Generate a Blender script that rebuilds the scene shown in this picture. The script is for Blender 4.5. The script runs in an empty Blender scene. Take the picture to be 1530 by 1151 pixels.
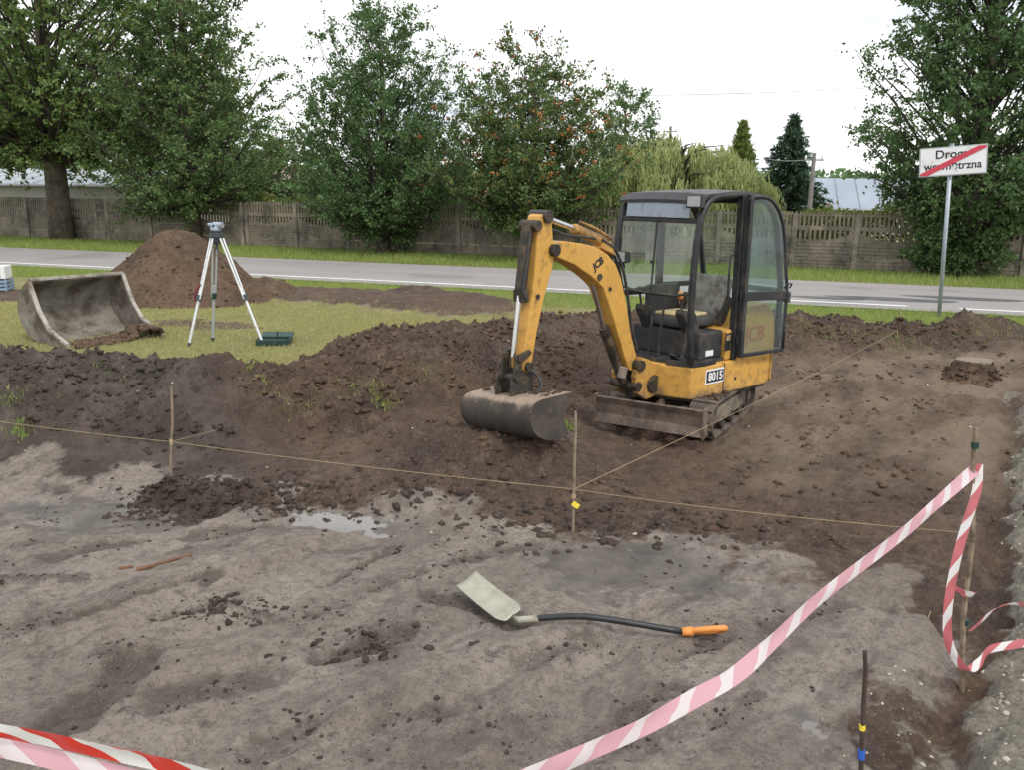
import bpy, math
import numpy as np
from mathutils import Matrix, Vector

# ------------------------------------------------------------------ camera
F_PX, CX, CY, CAM_H = 1250.0, 765.0, 575.5, 2.15
PITCH = math.atan(290 / F_PX)
ROLL = math.radians(0.7)
scn = bpy.context.scene
col = scn.collection
cam_d = bpy.data.cameras.new('camera')
cam = bpy.data.objects.new('camera', cam_d)
col.objects.link(cam)
cam_d.sensor_fit = 'HORIZONTAL'
cam_d.sensor_width = 36.0
cam_d.lens = F_PX / 1530.0 * 36.0
cam_d.clip_start = 0.05
cam_d.clip_end = 2000
cam.matrix_world = (Matrix.Translation((0, 0, CAM_H)) @ Matrix.Rotation(math.pi / 2 - PITCH, 4, 'X')
                    @ Matrix.Rotation(ROLL, 4, 'Z'))
scn.camera = cam

# ------------------------------------------------------------------ world: bright overcast
SUN_EL, SUN_AZ = math.radians(52), math.radians(150)     # azimuth measured clockwise from +Y
w = bpy.data.worlds.new('World')
scn.world = w
w.use_nodes = True
nt = w.node_tree
nt.nodes.clear()
out = nt.nodes.new('ShaderNodeOutputWorld')
bg = nt.nodes.new('ShaderNodeBackground')
sky = nt.nodes.new('ShaderNodeTexSky')
sky.sky_type = 'NISHITA'
sky.sun_disc = False
sky.sun_elevation = SUN_EL
sky.sun_rotation = SUN_AZ
sky.air_density = 1.0
sky.dust_density = 3.0
sc = nt.nodes.new('ShaderNodeVectorMath'); sc.operation = 'SCALE'; sc.inputs['Scale'].default_value = 0.10
tc = nt.nodes.new('ShaderNodeTexCoord')
mp = nt.nodes.new('ShaderNodeMapping'); mp.inputs['Scale'].default_value = (1.3, 1.3, 3.5)
nz = nt.nodes.new('ShaderNodeTexNoise'); nz.inputs['Scale'].default_value = 2.2; nz.inputs['Detail'].default_value = 5
rp = nt.nodes.new('ShaderNodeValToRGB')
rp.color_ramp.elements[0].position = 0.30; rp.color_ramp.elements[0].color = (0.50, 0.56, 0.63, 1)
rp.color_ramp.elements[1].position = 0.50; rp.color_ramp.elements[1].color = (1.04, 1.04, 1.04, 1)
mx = nt.nodes.new('ShaderNodeMix'); mx.data_type = 'RGBA'; mx.inputs['Factor'].default_value = 0.90
L = nt.links.new
L(tc.outputs['Generated'], mp.inputs['Vector']); L(mp.outputs['Vector'], nz.inputs['Vector'])
L(nz.outputs['Fac'], rp.inputs['Fac']); L(sky.outputs['Color'], sc.inputs[0])
L(sc.outputs['Vector'], mx.inputs['A']); L(rp.outputs['Color'], mx.inputs['B'])
L(mx.outputs['Result'], bg.inputs['Color']); L(bg.outputs['Background'], out.inputs['Surface'])
bg.inputs['Strength'].default_value = 1.0

sun_d = bpy.data.lights.new('sun', 'SUN')
sun_d.energy = 1.3
sun_d.angle = math.radians(14)
sun_d.color = (1.0, 0.96, 0.9)
sun = bpy.data.objects.new('sun', sun_d)
col.objects.link(sun)
sdir = Vector((math.sin(SUN_AZ) * math.cos(SUN_EL), math.cos(SUN_AZ) * math.cos(SUN_EL), math.sin(SUN_EL)))
sun.rotation_euler = sdir.to_track_quat('Z', 'Y').to_euler()
sun.location = (0, 0, 30)

vs = scn.view_settings
vs.view_transform = 'Standard'
vs.look = 'None'
vs.exposure = 0.55
vs.gamma = 1.0
vs.use_curve_mapping = False

# ------------------------------------------------------------------ pixel helpers
def ray(px, py):
    u, v = (px - CX) / F_PX, (py - CY) / F_PX
    c, s = math.cos(ROLL), math.sin(ROLL)
    u, v = u * c + v * s, -u * s + v * c
    return np.array([u, math.cos(PITCH) - v * math.sin(PITCH), -math.sin(PITCH) - v * math.cos(PITCH)])
CAM = np.array([0, 0, CAM_H])
def G(px, py, z=0.0):
    d = ray(px, py)
    return CAM + (z - CAM_H) / d[2] * d
def AT(px, py, y):
    """point on the ray of a pixel at world depth y"""
    d = ray(px, py)
    return CAM + y / d[1] * d
def ONPLANE(px, py, p, q):
    """point where the pixel's ray meets the vertical plane through p and q"""
    n = np.array([q[1] - p[1], p[0] - q[0]])
    d = ray(px, py)
    return CAM + (n @ np.array(p[:2])) / (n @ d[:2]) * d

# ------------------------------------------------------------------ noise (numpy)
def _hash(ix, iy, seed):
    h = (ix.astype(np.int64) * 374761393 + iy.astype(np.int64) * 668265263 + seed * 982451653) & 0xffffffff
    h = ((h ^ (h >> 13)) * 1274126177) & 0xffffffff
    return ((h ^ (h >> 16)) & 0xffff) / 65535.0
def vn(x, y, seed=0):
    ix, iy = np.floor(x), np.floor(y)
    fx, fy = x - ix, y - iy
    fx, fy = fx * fx * fx * (fx * (fx * 6 - 15) + 10), fy * fy * fy * (fy * (fy * 6 - 15) + 10)
    a, b = _hash(ix, iy, seed), _hash(ix + 1, iy, seed)
    c, d = _hash(ix, iy + 1, seed), _hash(ix + 1, iy + 1, seed)
    return (a * (1 - fx) + b * fx) * (1 - fy) + (c * (1 - fx) + d * fx) * fy * 1.0
def fbm(x, y, seed=0, o=4, g=0.5):
    s, a, t = 0, 1.0, 0
    for i in range(o):
        ca, sa = math.cos(.7 * i + .3), math.sin(.7 * i + .3)
        s = s + a * vn((x * ca - y * sa) * 2 ** i + 17.3 * i, (x * sa + y * ca) * 2 ** i - 9.1 * i, seed + i)
        t += a; a *= g
    return s / t
def sstep(e0, e1, x):
    t = np.clip((x - e0) / (e1 - e0), 0, 1)
    return t * t * (3 - 2 * t)
def poly_sd(x, y, P):
    """signed distance to polygon, positive inside"""
    P = np.array(P)[:, :2]
    n = len(P)
    d2 = np.full(x.shape, 1e18)
    ins = np.zeros(x.shape, bool)
    for i in range(n):
        a, b = P[i], P[(i + 1) % n]
        e = b - a
        t = np.clip(((x - a[0]) * e[0] + (y - a[1]) * e[1]) / (e @ e + 1e-12), 0, 1)
        d2 = np.minimum(d2, (x - a[0] - t * e[0]) ** 2 + (y - a[1] - t * e[1]) ** 2)
        if a[1] != b[1]:
            cond = ((a[1] > y) != (b[1] > y)) & (x < (b[0] - a[0]) * (y - a[1]) / (b[1] - a[1]) + a[0])
            ins ^= cond
    d = np.sqrt(d2)
    return np.where(ins, d, -d)

# ------------------------------------------------------------------ object helpers
def tag(o, label=None, cat=None, group=None, kind=None):
    if label: o['label'] = label
    if cat: o['category'] = cat
    if group: o['group'] = group
    if kind: o['kind'] = kind
    return o
def link(o, parent=None):
    col.objects.link(o)
    if parent is not None: o.parent = parent
    return o
def empty(name, loc=(0, 0, 0), rz=0.0):
    o = bpy.data.objects.new(name, None)
    o.empty_display_size = 0.1
    o.location = loc
    o.rotation_euler = (0, 0, rz)
    return link(o)
def mesh_np(name, V, F, smooth=False):
    """V (n,3), F (m,k) numpy"""
    me = bpy.data.meshes.new(name)
    V = np.asarray(V, np.float32); F = np.asarray(F, np.int32)
    m, k = F.shape
    me.vertices.add(len(V)); me.vertices.foreach_set('co', V.ravel())
    me.loops.add(m * k); me.loops.foreach_set('vertex_index', F.ravel())
    me.polygons.add(m)
    me.polygons.foreach_set('loop_start', np.arange(0, m * k, k, dtype=np.int32))
    me.polygons.foreach_set('loop_total', np.full(m, k, np.int32))
    if smooth: me.polygons.foreach_set('use_smooth', np.ones(m, bool))
    me.update(calc_edges=True)
    return me
def obj_np(name, V, F, mat, parent=None, smooth=False):
    me = mesh_np(name, V, F, smooth)
    me.materials.append(mat)
    return link(bpy.data.objects.new(name, me), parent)

class MB:
    def __init__(self): self.v = []; self.f = []
    def add(self, vs_, fs_):
        b = len(self.v)
        self.v += [tuple(map(float, p)) for p in vs_]
        self.f += [tuple(b + i for i in f) for f in fs_]
        return self
    def box(self, c, s, M=None):
        x, y, z = s[0] / 2, s[1] / 2, s[2] / 2
        vv = [Vector((i * x, j * y, k * z)) for k in (-1, 1) for j in (-1, 1) for i in (-1, 1)]
        if M is not None: vv = [M @ p for p in vv]
        vv = [p + Vector(c) for p in vv]
        return self.add(vv, [(0, 2, 3, 1), (4, 5, 7, 6), (0, 1, 5, 4), (2, 6, 7, 3), (0, 4, 6, 2), (1, 3, 7, 5)])
    def bar(self, p0, p1, wdt, hgt, up=(0, 0, 1)):
        p0, p1 = Vector(p0), Vector(p1)
        d = (p1 - p0); ln = d.length; d.normalize()
        upv = Vector(up)
        if abs(d.dot(upv)) > .98: upv = Vector((1, 0, 0))
        s = d.cross(upv).normalized(); u = s.cross(d)
        M = Matrix((d, s, u)).transposed()
        return self.box((p0 + p1) / 2, (ln, wdt, hgt), M)
    def prism(self, poly, y0, y1):
        """polygon in (x,z), extruded along y"""
        n = len(poly)
        vv = [(p[0], y0, p[1]) for p in poly] + [(p[0], y1, p[1]) for p in poly]
        fs_ = [(i, (i + 1) % n, n + (i + 1) % n, n + i) for i in range(n)]
        return self.add(vv, fs_ + [tuple(range(n))[::-1], tuple(range(n, 2 * n))])
    def slab(self, poly, z0, z1):
        """polygon in (x,y), extruded along z"""
        n = len(poly)
        vv = [(p[0], p[1], z0) for p in poly] + [(p[0], p[1], z1) for p in poly]
        fs_ = [(i, (i + 1) % n, n + (i + 1) % n, n + i) for i in range(n)]
        return self.add(vv, fs_ + [tuple(range(n))[::-1], tuple(range(n, 2 * n))])
    def tube(self, pts, r, n=8, cap=True):
        pts = [Vector(p) for p in pts]
        if not hasattr(r, '__len__'): r = [r] * len(pts)
        vv = []; prev = None
        for i, p in enumerate(pts):
            t = (pts[min(i + 1, len(pts) - 1)] - pts[max(i - 1, 0)]).normalized()
            if prev is None:
                a = Vector((0, 0, 1)) if abs(t.z) < .9 else Vector((1, 0, 0))
                s = t.cross(a).normalized()
            else:
                s = (prev - t * prev.dot(t)).normalized()
            prev = s
            u = t.cross(s)
            vv += [p + (s * math.cos(2 * math.pi * k / n) + u * math.sin(2 * math.pi * k / n)) * r[i] for k in range(n)]
        fs_ = [(i * n + k, i * n + (k + 1) % n, (i + 1) * n + (k + 1) % n, (i + 1) * n + k)
               for i in range(len(pts) - 1) for k in range(n)]
        if cap: fs_ += [tuple(range(n))[::-1], tuple((len(pts) - 1) * n + k for k in range(n))]
        return self.add(vv, fs_)
    def cyl(self, p0, p1, r, n=14, r1=None): return self.tube([p0, p1], [r, r if r1 is None else r1], n)
    def xf(self, M):
        self.v = [tuple(M @ Vector(p)) for p in self.v]
        return self
    def obj(self, name, mat, parent=None, bevel=0, smooth=False, seg=2):
        me = bpy.data.meshes.new(name)
        me.from_pydata(self.v, [], self.f)
        me.materials.append(mat)
        import bmesh
        bm = bmesh.new(); bm.from_mesh(me); bmesh.ops.recalc_face_normals(bm, faces=bm.faces); bm.to_mesh(me); bm.free()
        o = link(bpy.data.objects.new(name, me), parent)
        if smooth:
            for p in me.polygons: p.use_smooth = True
        if bevel:
            m = o.modifiers.new('bevel', 'BEVEL'); m.width = bevel; m.segments = seg; m.limit_method = 'ANGLE'; m.angle_limit = math.radians(38)
        return o
def arc(c, r, a0, a1, n):
    return [(c[0] + r * math.cos(math.radians(a0 + (a1 - a0) * i / (n - 1))), c[1] + r * math.sin(math.radians(a0 + (a1 - a0) * i / (n - 1)))) for i in range(n)]
def smooth_path(pts, k=6):
    """Catmull-Rom through the points"""
    P = [np.array(p, float) for p in pts]
    P = [2 * P[0] - P[1]] + P + [2 * P[-1] - P[-2]]
    o = []
    for i in range(1, len(P) - 2):
        for j in range(k):
            t = j / k
            o.append(.5 * ((2 * P[i]) + (-P[i - 1] + P[i + 1]) * t + (2 * P[i - 1] - 5 * P[i] + 4 * P[i + 1] - P[i + 2]) * t * t
                           + (-P[i - 1] + 3 * P[i] - 3 * P[i + 1] + P[i + 2]) * t ** 3))
    o.append(P[-2])
    return o

# ------------------------------------------------------------------ materials
class N:
    """little node-graph helper"""
    def __init__(self, name):
        self.m = bpy.data.materials.new(name); self.m.use_nodes = True
        self.t = self.m.node_tree; self.t.nodes.clear()
        self.out = self.t.nodes.new('ShaderNodeOutputMaterial')
        self.co = self.t.nodes.new('ShaderNodeTexCoord')
    def n(self, typ, **kw):
        x = self.t.nodes.new(typ)
        for k, v in kw.items(): setattr(x, k, v)
        return x
    def l(self, a, b): self.t.links.new(a, b)
    def setin(self, sock, v):
        if hasattr(v, 'links') or hasattr(v, 'is_linked'): self.l(v, sock)
        else: sock.default_value = v
    def noise(self, scale, detail=4, rough=.55, vec=None, dist=0.0, world=False):
        x = self.n('ShaderNodeTexNoise'); x.inputs['Scale'].default_value = scale
        x.inputs['Detail'].default_value = detail; x.inputs['Roughness'].default_value = rough
        x.inputs['Distortion'].default_value = dist
        self.l(vec if vec is not None else self.co.outputs['Object'], x.inputs['Vector'])
        return x.outputs['Fac']
    def ramp(self, fac, a, b, lo=0.0, hi=1.0):
        x = self.n('ShaderNodeMapRange'); x.clamp = True
        self.setin(x.inputs['Value'], fac)
        x.inputs['From Min'].default_value = a; x.inputs['From Max'].default_value = b
        x.inputs['To Min'].default_value = lo; x.inputs['To Max'].default_value = hi
        return x.outputs['Result']
    def math(self, op, a, b=0.0):
        x = self.n('ShaderNodeMath', operation=op)
        self.setin(x.inputs[0], a); self.setin(x.inputs[1], b)
        return x.outputs[0]
    def mix(self, fac, a, b):
        x = self.n('ShaderNodeMix', data_type='RGBA')
        self.setin(x.inputs['Factor'], fac)
        for s, v in (('A', a), ('B', b)):
            if isinstance(v, tuple): x.inputs[s].default_value = (*v[:3], 1)
            else: self.l(v, x.inputs[s])
        return x.outputs['Result']
    def bump(self, h, strength=.3, dist=.02, normal=None):
        x = self.n('ShaderNodeBump'); x.inputs['Strength'].default_value = strength; x.inputs['Distance'].default_value = dist
        self.l(h, x.inputs['Height'])
        if normal is not None: self.l(normal, x.inputs['Normal'])
        return x.outputs['Normal']
    def pbr(self, color, rough=.8, metal=0.0, normal=None, spec=.4, trans=None):
        x = self.n('ShaderNodeBsdfPrincipled')
        if isinstance(color, tuple): x.inputs['Base Color'].default_value = (*color[:3], 1)
        else: self.l(color, x.inputs['Base Color'])
        self.setin(x.inputs['Roughness'], rough); self.setin(x.inputs['Metallic'], metal)
        self.setin(x.inputs['Specular IOR Level'], spec)
        if normal is not None: self.l(normal, x.inputs['Normal'])
        self.bs = x
        return x.outputs['BSDF']
    def done(self, sh): self.l(sh, self.out.inputs['Surface']); return self.m

def machine_paint(name, c, dirt, amt):
    g = N(name)
    cc = g.mix(g.ramp(g.noise(3, 6, .6), .35, .65), tuple(x * .86 for x in c), c)
    cc = g.mix(g.ramp(g.noise(1.4, 5, .6), .45, .7, 0, .35), cc, (c[0] * .9, c[1] * .95, c[2] * 1.7))          # faded paint
    st = g.n('ShaderNodeMapping'); st.inputs['Scale'].default_value = (9, 9, 1.2); g.l(g.co.outputs['Object'], st.inputs['Vector'])
    cc = g.mix(g.ramp(g.noise(3.0, 6, .7, st.outputs['Vector']), .56, .76, 0, .55 * amt), cc, dirt)              # run-down streaks
    geo = g.n('ShaderNodeNewGeometry')
    edge = g.ramp(g.math('ADD', geo.outputs['Pointiness'], g.ramp(g.noise(14, 6, .7), .3, .7, -.05, .05)), .545, .62, 0, .8)
    cc = g.mix(edge, cc, (.075, .05, .035))                                                                      # chipped, rusty edges
    cc = g.mix(g.ramp(g.noise(20, 8, .75), .64, .68, 0, .75 * amt), cc, (.07, .045, .03))                        # chips and splashes
    sx = g.n('ShaderNodeSeparateXYZ'); g.l(g.co.outputs['Object'], sx.inputs[0])
    low = g.ramp(g.math('ADD', sx.outputs[2], g.ramp(g.noise(6, 7, .7), .2, .8, -.16, .16)), .33, .44, .8, 0)
    cc = g.mix(low, cc, (.16, .115, .08))                                                                        # mud thrown up low down
    return g.done(g.pbr(cc, .5, 0, g.bump(g.noise(30, 5), .06, .01), .4))
def plain(name, c, rough=.7, metal=0.0, var=.25, scale=8, bump=.0, dirt=None, dirt_amt=.4, dirt_scale=3.0, spec=.4):
    g = N(name)
    a = tuple(x * (1 - var) for x in c); b = tuple(min(1, x * (1 + var)) for x in c)
    cc = g.mix(g.ramp(g.noise(scale, 5), .3, .7), a, b)
    r = rough
    if dirt:
        dn = g.ramp(g.noise(dirt_scale, 8, .7), .62 - dirt_amt * .4, .72 - dirt_amt * .25)
        cc = g.mix(dn, cc, dirt)
        r = g.ramp(dn, 0, 1, rough, .9)
    nm = g.bump(g.noise(scale * 6, 4), bump, .01) if bump else None
    return g.done(g.pbr(cc, r, metal, nm, spec))

M = {}
DIRT = (.085, .062, .045)
M['yellow'] = machine_paint('yellow_paint', (.62, .345, .075), (.24, .14, .06), .42)
M['yellow_worn'] = machine_paint('worn_yellow_paint', (.54, .30, .075), (.12, .08, .05), 1.3)
M['black'] = plain('black_paint', (.022, .024, .028), .42, 0, .25, 9, .05, (.07, .06, .05), .28, 6, .4)
M['black_plastic'] = plain('black_plastic', (.03, .032, .036), .55, 0, .25, 12, .05, (.08, .068, .055), .35, 7)
M['rubber'] = plain('muddy_rubber', (.035, .033, .032), .85, 0, .3, 10, .25, (.15, .12, .095), .62, 5)
M['muddy_steel'] = plain('muddy_steel', (.075, .058, .046), .7, .0, .35, 6, .3, (.17, .13, .10), .45, 4.5)
def dried_mud_steel():
    g = N('mud_dried_steel')
    geo = g.n('ShaderNodeNewGeometry'); sx = g.n('ShaderNodeSeparateXYZ'); g.l(geo.outputs['Normal'], sx.inputs[0])
    c = g.mix(g.ramp(g.noise(7, 6, .65), .38, .62), (.045, .038, .033), (.080, .066, .055))
    top = g.ramp(g.math('ADD', sx.outputs[2], g.ramp(g.noise(6, 8, .7), .25, .75, -.6, .6)), .35, .85, 0, .95)   # mud dries where it lies
    c = g.mix(top, c, g.mix(g.ramp(g.noise(15, 6, .7), .4, .65), (.34, .26, .20), (.22, .16, .12)))
    return g.done(g.pbr(c, .75, 0, g.bump(g.noise(18, 7, .7), .4, .02), .35))
M['bucket_steel'] = dried_mud_steel()
M['chrome'] = plain('ram_chrome', (.62, .62, .62), .22, 1.0, .1, 10)
M['greasy'] = plain('greasy_black_steel', (.028, .024, .02), .5, 0, .35, 14, .2, (.11, .08, .05), .35, 9)
M['grey_roof'] = plain('grey_cab_panel', (.26, .31, .37), .38, 0, .12, 6, .03, (.10, .10, .09), .22, 6)
M['seat_grey'] = plain('seat_vinyl_grey', (.30, .285, .26), .7, 0, .25, 9, .15, (.10, .085, .07), .35, 8)
M['seat_dark'] = plain('seat_vinyl_dark', (.06, .058, .06), .7, 0, .2, 9, .1)
M['seat_foam'] = plain('torn_seat_foam', (.52, .43, .24), .9, 0, .2, 18, .3, (.2, .15, .09), .3, 14)
M['orange'] = plain('orange_plastic', (.66, .25, .06), .45, 0, .12, 20, .05, (.2, .11, .05), .15, 18)
M['white_paint'] = plain('white_paint', (.75, .76, .76), .5, 0, .06, 8)
M['lamp_glass'] = plain('lamp_lens', (.34, .35, .37), .18, .2, .1, 30)
M['alu'] = plain('aluminium_tube', (.72, .74, .75), .35, .55, .06, 30, 0, (.4, .38, .34), .15, 20)
M['alu_grey'] = plain('grey_aluminium', (.42, .46, .46), .45, .3, .1, 30)
M['green_plastic'] = plain('dark_green_plastic', (.02, .05, .045), .45, 0, .2, 20)
M['instrument'] = plain('instrument_grey_blue', (.30, .36, .42), .4, 0, .15, 40)
M['instrument_dark'] = plain('instrument_dark', (.05, .06, .075), .4, 0, .15, 40)
M['red_strap'] = plain('dark_red_strap', (.14, .025, .03), .7, 0, .1, 30)
M['post_steel'] = plain('galvanised_post', (.36, .42, .46), .5, .35, .12, 12, .02)
M['sign_white'] = plain('sign_white', (.74, .76, .78), .35, 0, .05, 4, 0, (.45, .45, .42), .12, 6)
M['sign_red'] = plain('sign_red', (.55, .05, .085), .4, 0, .08, 10)
M['sign_grey'] = plain('sign_back_grey', (.42, .44, .46), .5, .3, .08, 10)
M['sign_black'] = plain('sign_black', (.02, .022, .028), .5, 0, .1, 10)
M['wood'] = plain('weathered_stake_wood', (.24, .19, .135), .85, 0, .3, 14, .2, (.08, .06, .045), .3, 10)
M['wood_brown'] = plain('reddish_wood', (.16, .075, .04), .8, 0, .3, 12, .2, (.05, .035, .028), .35, 9)
M['rebar'] = plain('rusty_rod', (.07, .05, .04), .8, .2, .3, 20, .2)
M['blue_tape'] = plain('blue_mark', (.03, .12, .5), .5, 0, .1, 20)
M['yellow_mark'] = plain('yellow_mark', (.8, .62, .06), .6, 0, .1, 20)
M['string'] = plain('mason_line', (.36, .28, .17), .9, 0, .1, 40)
M['cable'] = plain('cable', (.25, .27, .29), .6, 0, .1, 5)
M['pole'] = plain('pole_concrete', (.22, .21, .20), .9, 0, .2, 5)
M['shovel_steel'] = plain('pale_shovel_steel', (.34, .335, .275), .55, .2, .14, 12, .12, (.30, .26, .2), .28, 9)
M['shaft'] = plain('black_shaft', (.022, .024, .026), .35, 0, .2, 20)
M['bark'] = plain('tree_bark', (.085, .068, .052), .95, 0, .4, 5, .6, (.14, .125, .095), .4, 2.0)
M['bark_thin'] = plain('branch_bark', (.055, .046, .036), .95, 0, .4, 5, .3)
M['wall_beige'] = plain('beige_render', (.36, .36, .31), .9, 0, .08, .6, .03)
M['wall_cream'] = plain('cream_render', (.62, .55, .42), .9, 0, .08, .8)
M['wall_white'] = plain('white_render', (.66, .66, .62), .9, 0, .08, .8)
M['roof_grey'] = plain('pale_metal_roof', (.50, .54, .57), .55, .2, .10, .5)
M['roof_blue'] = plain('blue_grey_roof', (.30, .34, .40), .6, .1, .1, .6)
M['roof_brown'] = plain('brown_roof', (.26, .21, .18), .8, 0, .15, .8)
M['roof_red'] = plain('red_tile_roof', (.34, .15, .095), .8, 0, .2, 1.5)
M['glass_dark'] = plain('house_window', (.04, .05, .06), .1, 0, .2, 1)
M['box_blue'] = plain('blue_grey_crate', (.22, .30, .40), .6, 0, .15, 12, .05)
M['stump_pale'] = plain('pale_cut_top', (.20, .165, .13), .85, 0, .15, 20, .1)
M['stone_pale'] = plain('pale_stone', (.42, .38, .32), .9, 0, .3, 6, .2)

def concrete_mat(name, a, b):
    g = N(name)
    oi = g.n('ShaderNodeObjectInfo')
    geo = g.n('ShaderNodeNewGeometry')
    base = g.mix(g.ramp(oi.outputs['Random'], 0, 1), a, b)
    n1 = g.noise(1.3, 6, .65, geo.outputs['Position'])
    n2 = g.noise(9, 6, .6, geo.outputs['Position'])
    st = g.n('ShaderNodeMapping'); st.inputs['Scale'].default_value = (3.5, 3.5, .5); g.l(geo.outputs['Position'], st.inputs['Vector'])
    n3 = g.noise(2.2, 5, .6, st.outputs['Vector'])
    c = g.mix(g.ramp(n1, .42, .66), base, (.075, .07, .055))
    c = g.mix(g.ramp(n3, .52, .75, 0, .75), c, (.06, .055, .045))
    c = g.mix(g.ramp(n2, .5, .8, 0, .35), c, (.34, .32, .28))
    return g.done(g.pbr(c, .92, 0, g.bump(n2, .4, .02)))
M['concrete'] = concrete_mat('weathered_concrete', (.21, .18, .14), (.29, .25, .20))
M['concrete_post'] = concrete_mat('weathered_concrete_post', (.27, .235, .195), (.33, .29, .245))

def leaf_mat(name, dark, light, yellow=None, tr=.35):
    g = N(name)
    geo = g.n('ShaderNodeNewGeometry')
    r = geo.outputs['Random Per Island']
    c = g.mix(g.ramp(r, 0, .85), dark, light)
    big = g.noise(1.3, 4, .6, geo.outputs['Position'])
    c = g.mix(g.ramp(big, .42, .62, 0, .55), c, light)
    if yellow: c = g.mix(g.ramp(r, .93, .97), c, yellow)
    p = g.pbr(c, .5, 0, None, .35)
    t = g.n('ShaderNodeBsdfTranslucent'); g.l(c, t.inputs['Color'])
    m = g.n('ShaderNodeMixShader'); m.inputs[0].default_value = tr
    g.l(p, m.inputs[1]); g.l(t.outputs[0], m.inputs[2])
    return g.done(m.outputs[0])
M['leaf_maple'] = leaf_mat('leaf_broad', (.062, .125, .034), (.17, .25, .07), (.17, .16, .03))
M['leaf_dark'] = leaf_mat('leaf_dark_green', (.048, .105, .038), (.135, .225, .082))
M['leaf_linden'] = leaf_mat('leaf_mid_green', (.052, .11, .038), (.15, .235, .08), (.14, .11, .03))
M['leaf_rowan'] = leaf_mat('leaf_rowan', (.058, .115, .036), (.15, .22, .072), (.22, .13, .04))
M['leaf_far'] = leaf_mat('leaf_far', (.07, .14, .055), (.14, .23, .09))
M['leaf_willow'] = leaf_mat('leaf_willow', (.24, .31, .11), (.50, .54, .24), None, .45)
M['leaf_thuja'] = leaf_mat('leaf_thuja', (.11, .165, .04), (.22, .27, .075))
M['leaf_spruce'] = leaf_mat('leaf_spruce', (.022, .055, .028), (.05, .10, .048), None, .15)
M['leaf_hedge'] = leaf_mat('leaf_hedge', (.13, .18, .04), (.24, .28, .065), (.36, .22, .08))
M['berry'] = plain('rowan_berries', (.36, .12, .03), .5, 0, .3, 9)
M['grass_lawn'] = leaf_mat('grass_lawn', (.27, .285, .10), (.44, .42, .175), (.50, .44, .24), .3)
M['grass_verge'] = leaf_mat('grass_verge', (.17, .25, .055), (.33, .42, .11), (.42, .40, .16), .35)

def glass_mat(name, tint, dirt, film):
    g = N(name)
    tr = g.n('ShaderNodeBsdfTransparent'); tr.inputs['Color'].default_value = (*tint, 1)
    gl = g.n('ShaderNodeBsdfGlossy'); gl.inputs['Roughness'].default_value = .04
    lw = g.n('ShaderNodeLayerWeight'); lw.inputs['Blend'].default_value = .5
    fr = g.n('ShaderNodeMath', operation='POWER'); g.l(lw.outputs['Facing'], fr.inputs[0]); fr.inputs[1].default_value = 3.5
    fq = g.n('ShaderNodeMath', operation='MULTIPLY_ADD'); g.l(fr.outputs[0], fq.inputs[0]); fq.inputs[1].default_value = .6; fq.inputs[2].default_value = .03
    fr = fq
    m1 = g.n('ShaderNodeMixShader'); g.l(fr.outputs[0], m1.inputs[0]); g.l(tr.outputs[0], m1.inputs[1]); g.l(gl.outputs[0], m1.inputs[2])
    df = g.n('ShaderNodeBsdfDiffuse'); df.inputs['Color'].default_value = (*dirt, 1)
    dn = g.ramp(g.noise(2.5, 7, .6), .3, .75, film * .3, film)
    m2 = g.n('ShaderNodeMixShader'); g.l(dn, m2.inputs[0]); g.l(m1.outputs[0], m2.inputs[1]); g.l(df.outputs[0], m2.inputs[2])
    return g.done(m2.outputs[0])
M['glass'] = glass_mat('cab_glass', (.88, .94, .91), (.42, .46, .44), .08)
M['glass_clear'] = glass_mat('cab_glass_clear', (.96, .98, .97), (.42, .46, .44), .05)
M['glass_door'] = glass_mat('door_glass', (.84, .91, .93), (.38, .44, .48), .12)

def soil_color(g, vec, brown, dark, pale):
    c = g.mix(g.ramp(g.noise(1.1, 5, .6, vec), .35, .68), brown, dark)
    c = g.mix(g.ramp(g.noise(5.5, 8, .7, vec), .50, .70, 0, .75), c, pale)
    return g.mix(g.ramp(g.noise(14, 7, .7, vec), .50, .68, 0, .75), c, tuple(x * .45 for x in dark))
def soil_mat(name, brown, dark, pale):
    g = N(name)
    geo = g.n('ShaderNodeNewGeometry'); v = geo.outputs['Position']
    c = soil_color(g, v, brown, dark, pale)
    nm = g.bump(g.noise(22, 8, .72, v), .9, .035)
    return g.done(g.pbr(c, .95, 0, nm, .2))
BROWN, DARK, PALE = (.142, .092, .064), (.068, .047, .036), (.22, .158, .115)
M['soil_grey'] = soil_mat('grey_loose_soil', (.085, .070, .058), (.05, .041, .034), (.16, .135, .113))
M['soil_dark'] = soil_mat('dark_damp_crumbs', (.085, .066, .052), (.048, .037, .030), (.13, .105, .085))
M['soil'] = soil_mat('loose_soil', BROWN, DARK, PALE)
M['soil_heap'] = soil_mat('heap_soil', (.130, .086, .058), (.082, .056, .040), (.175, .125, .088))

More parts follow.
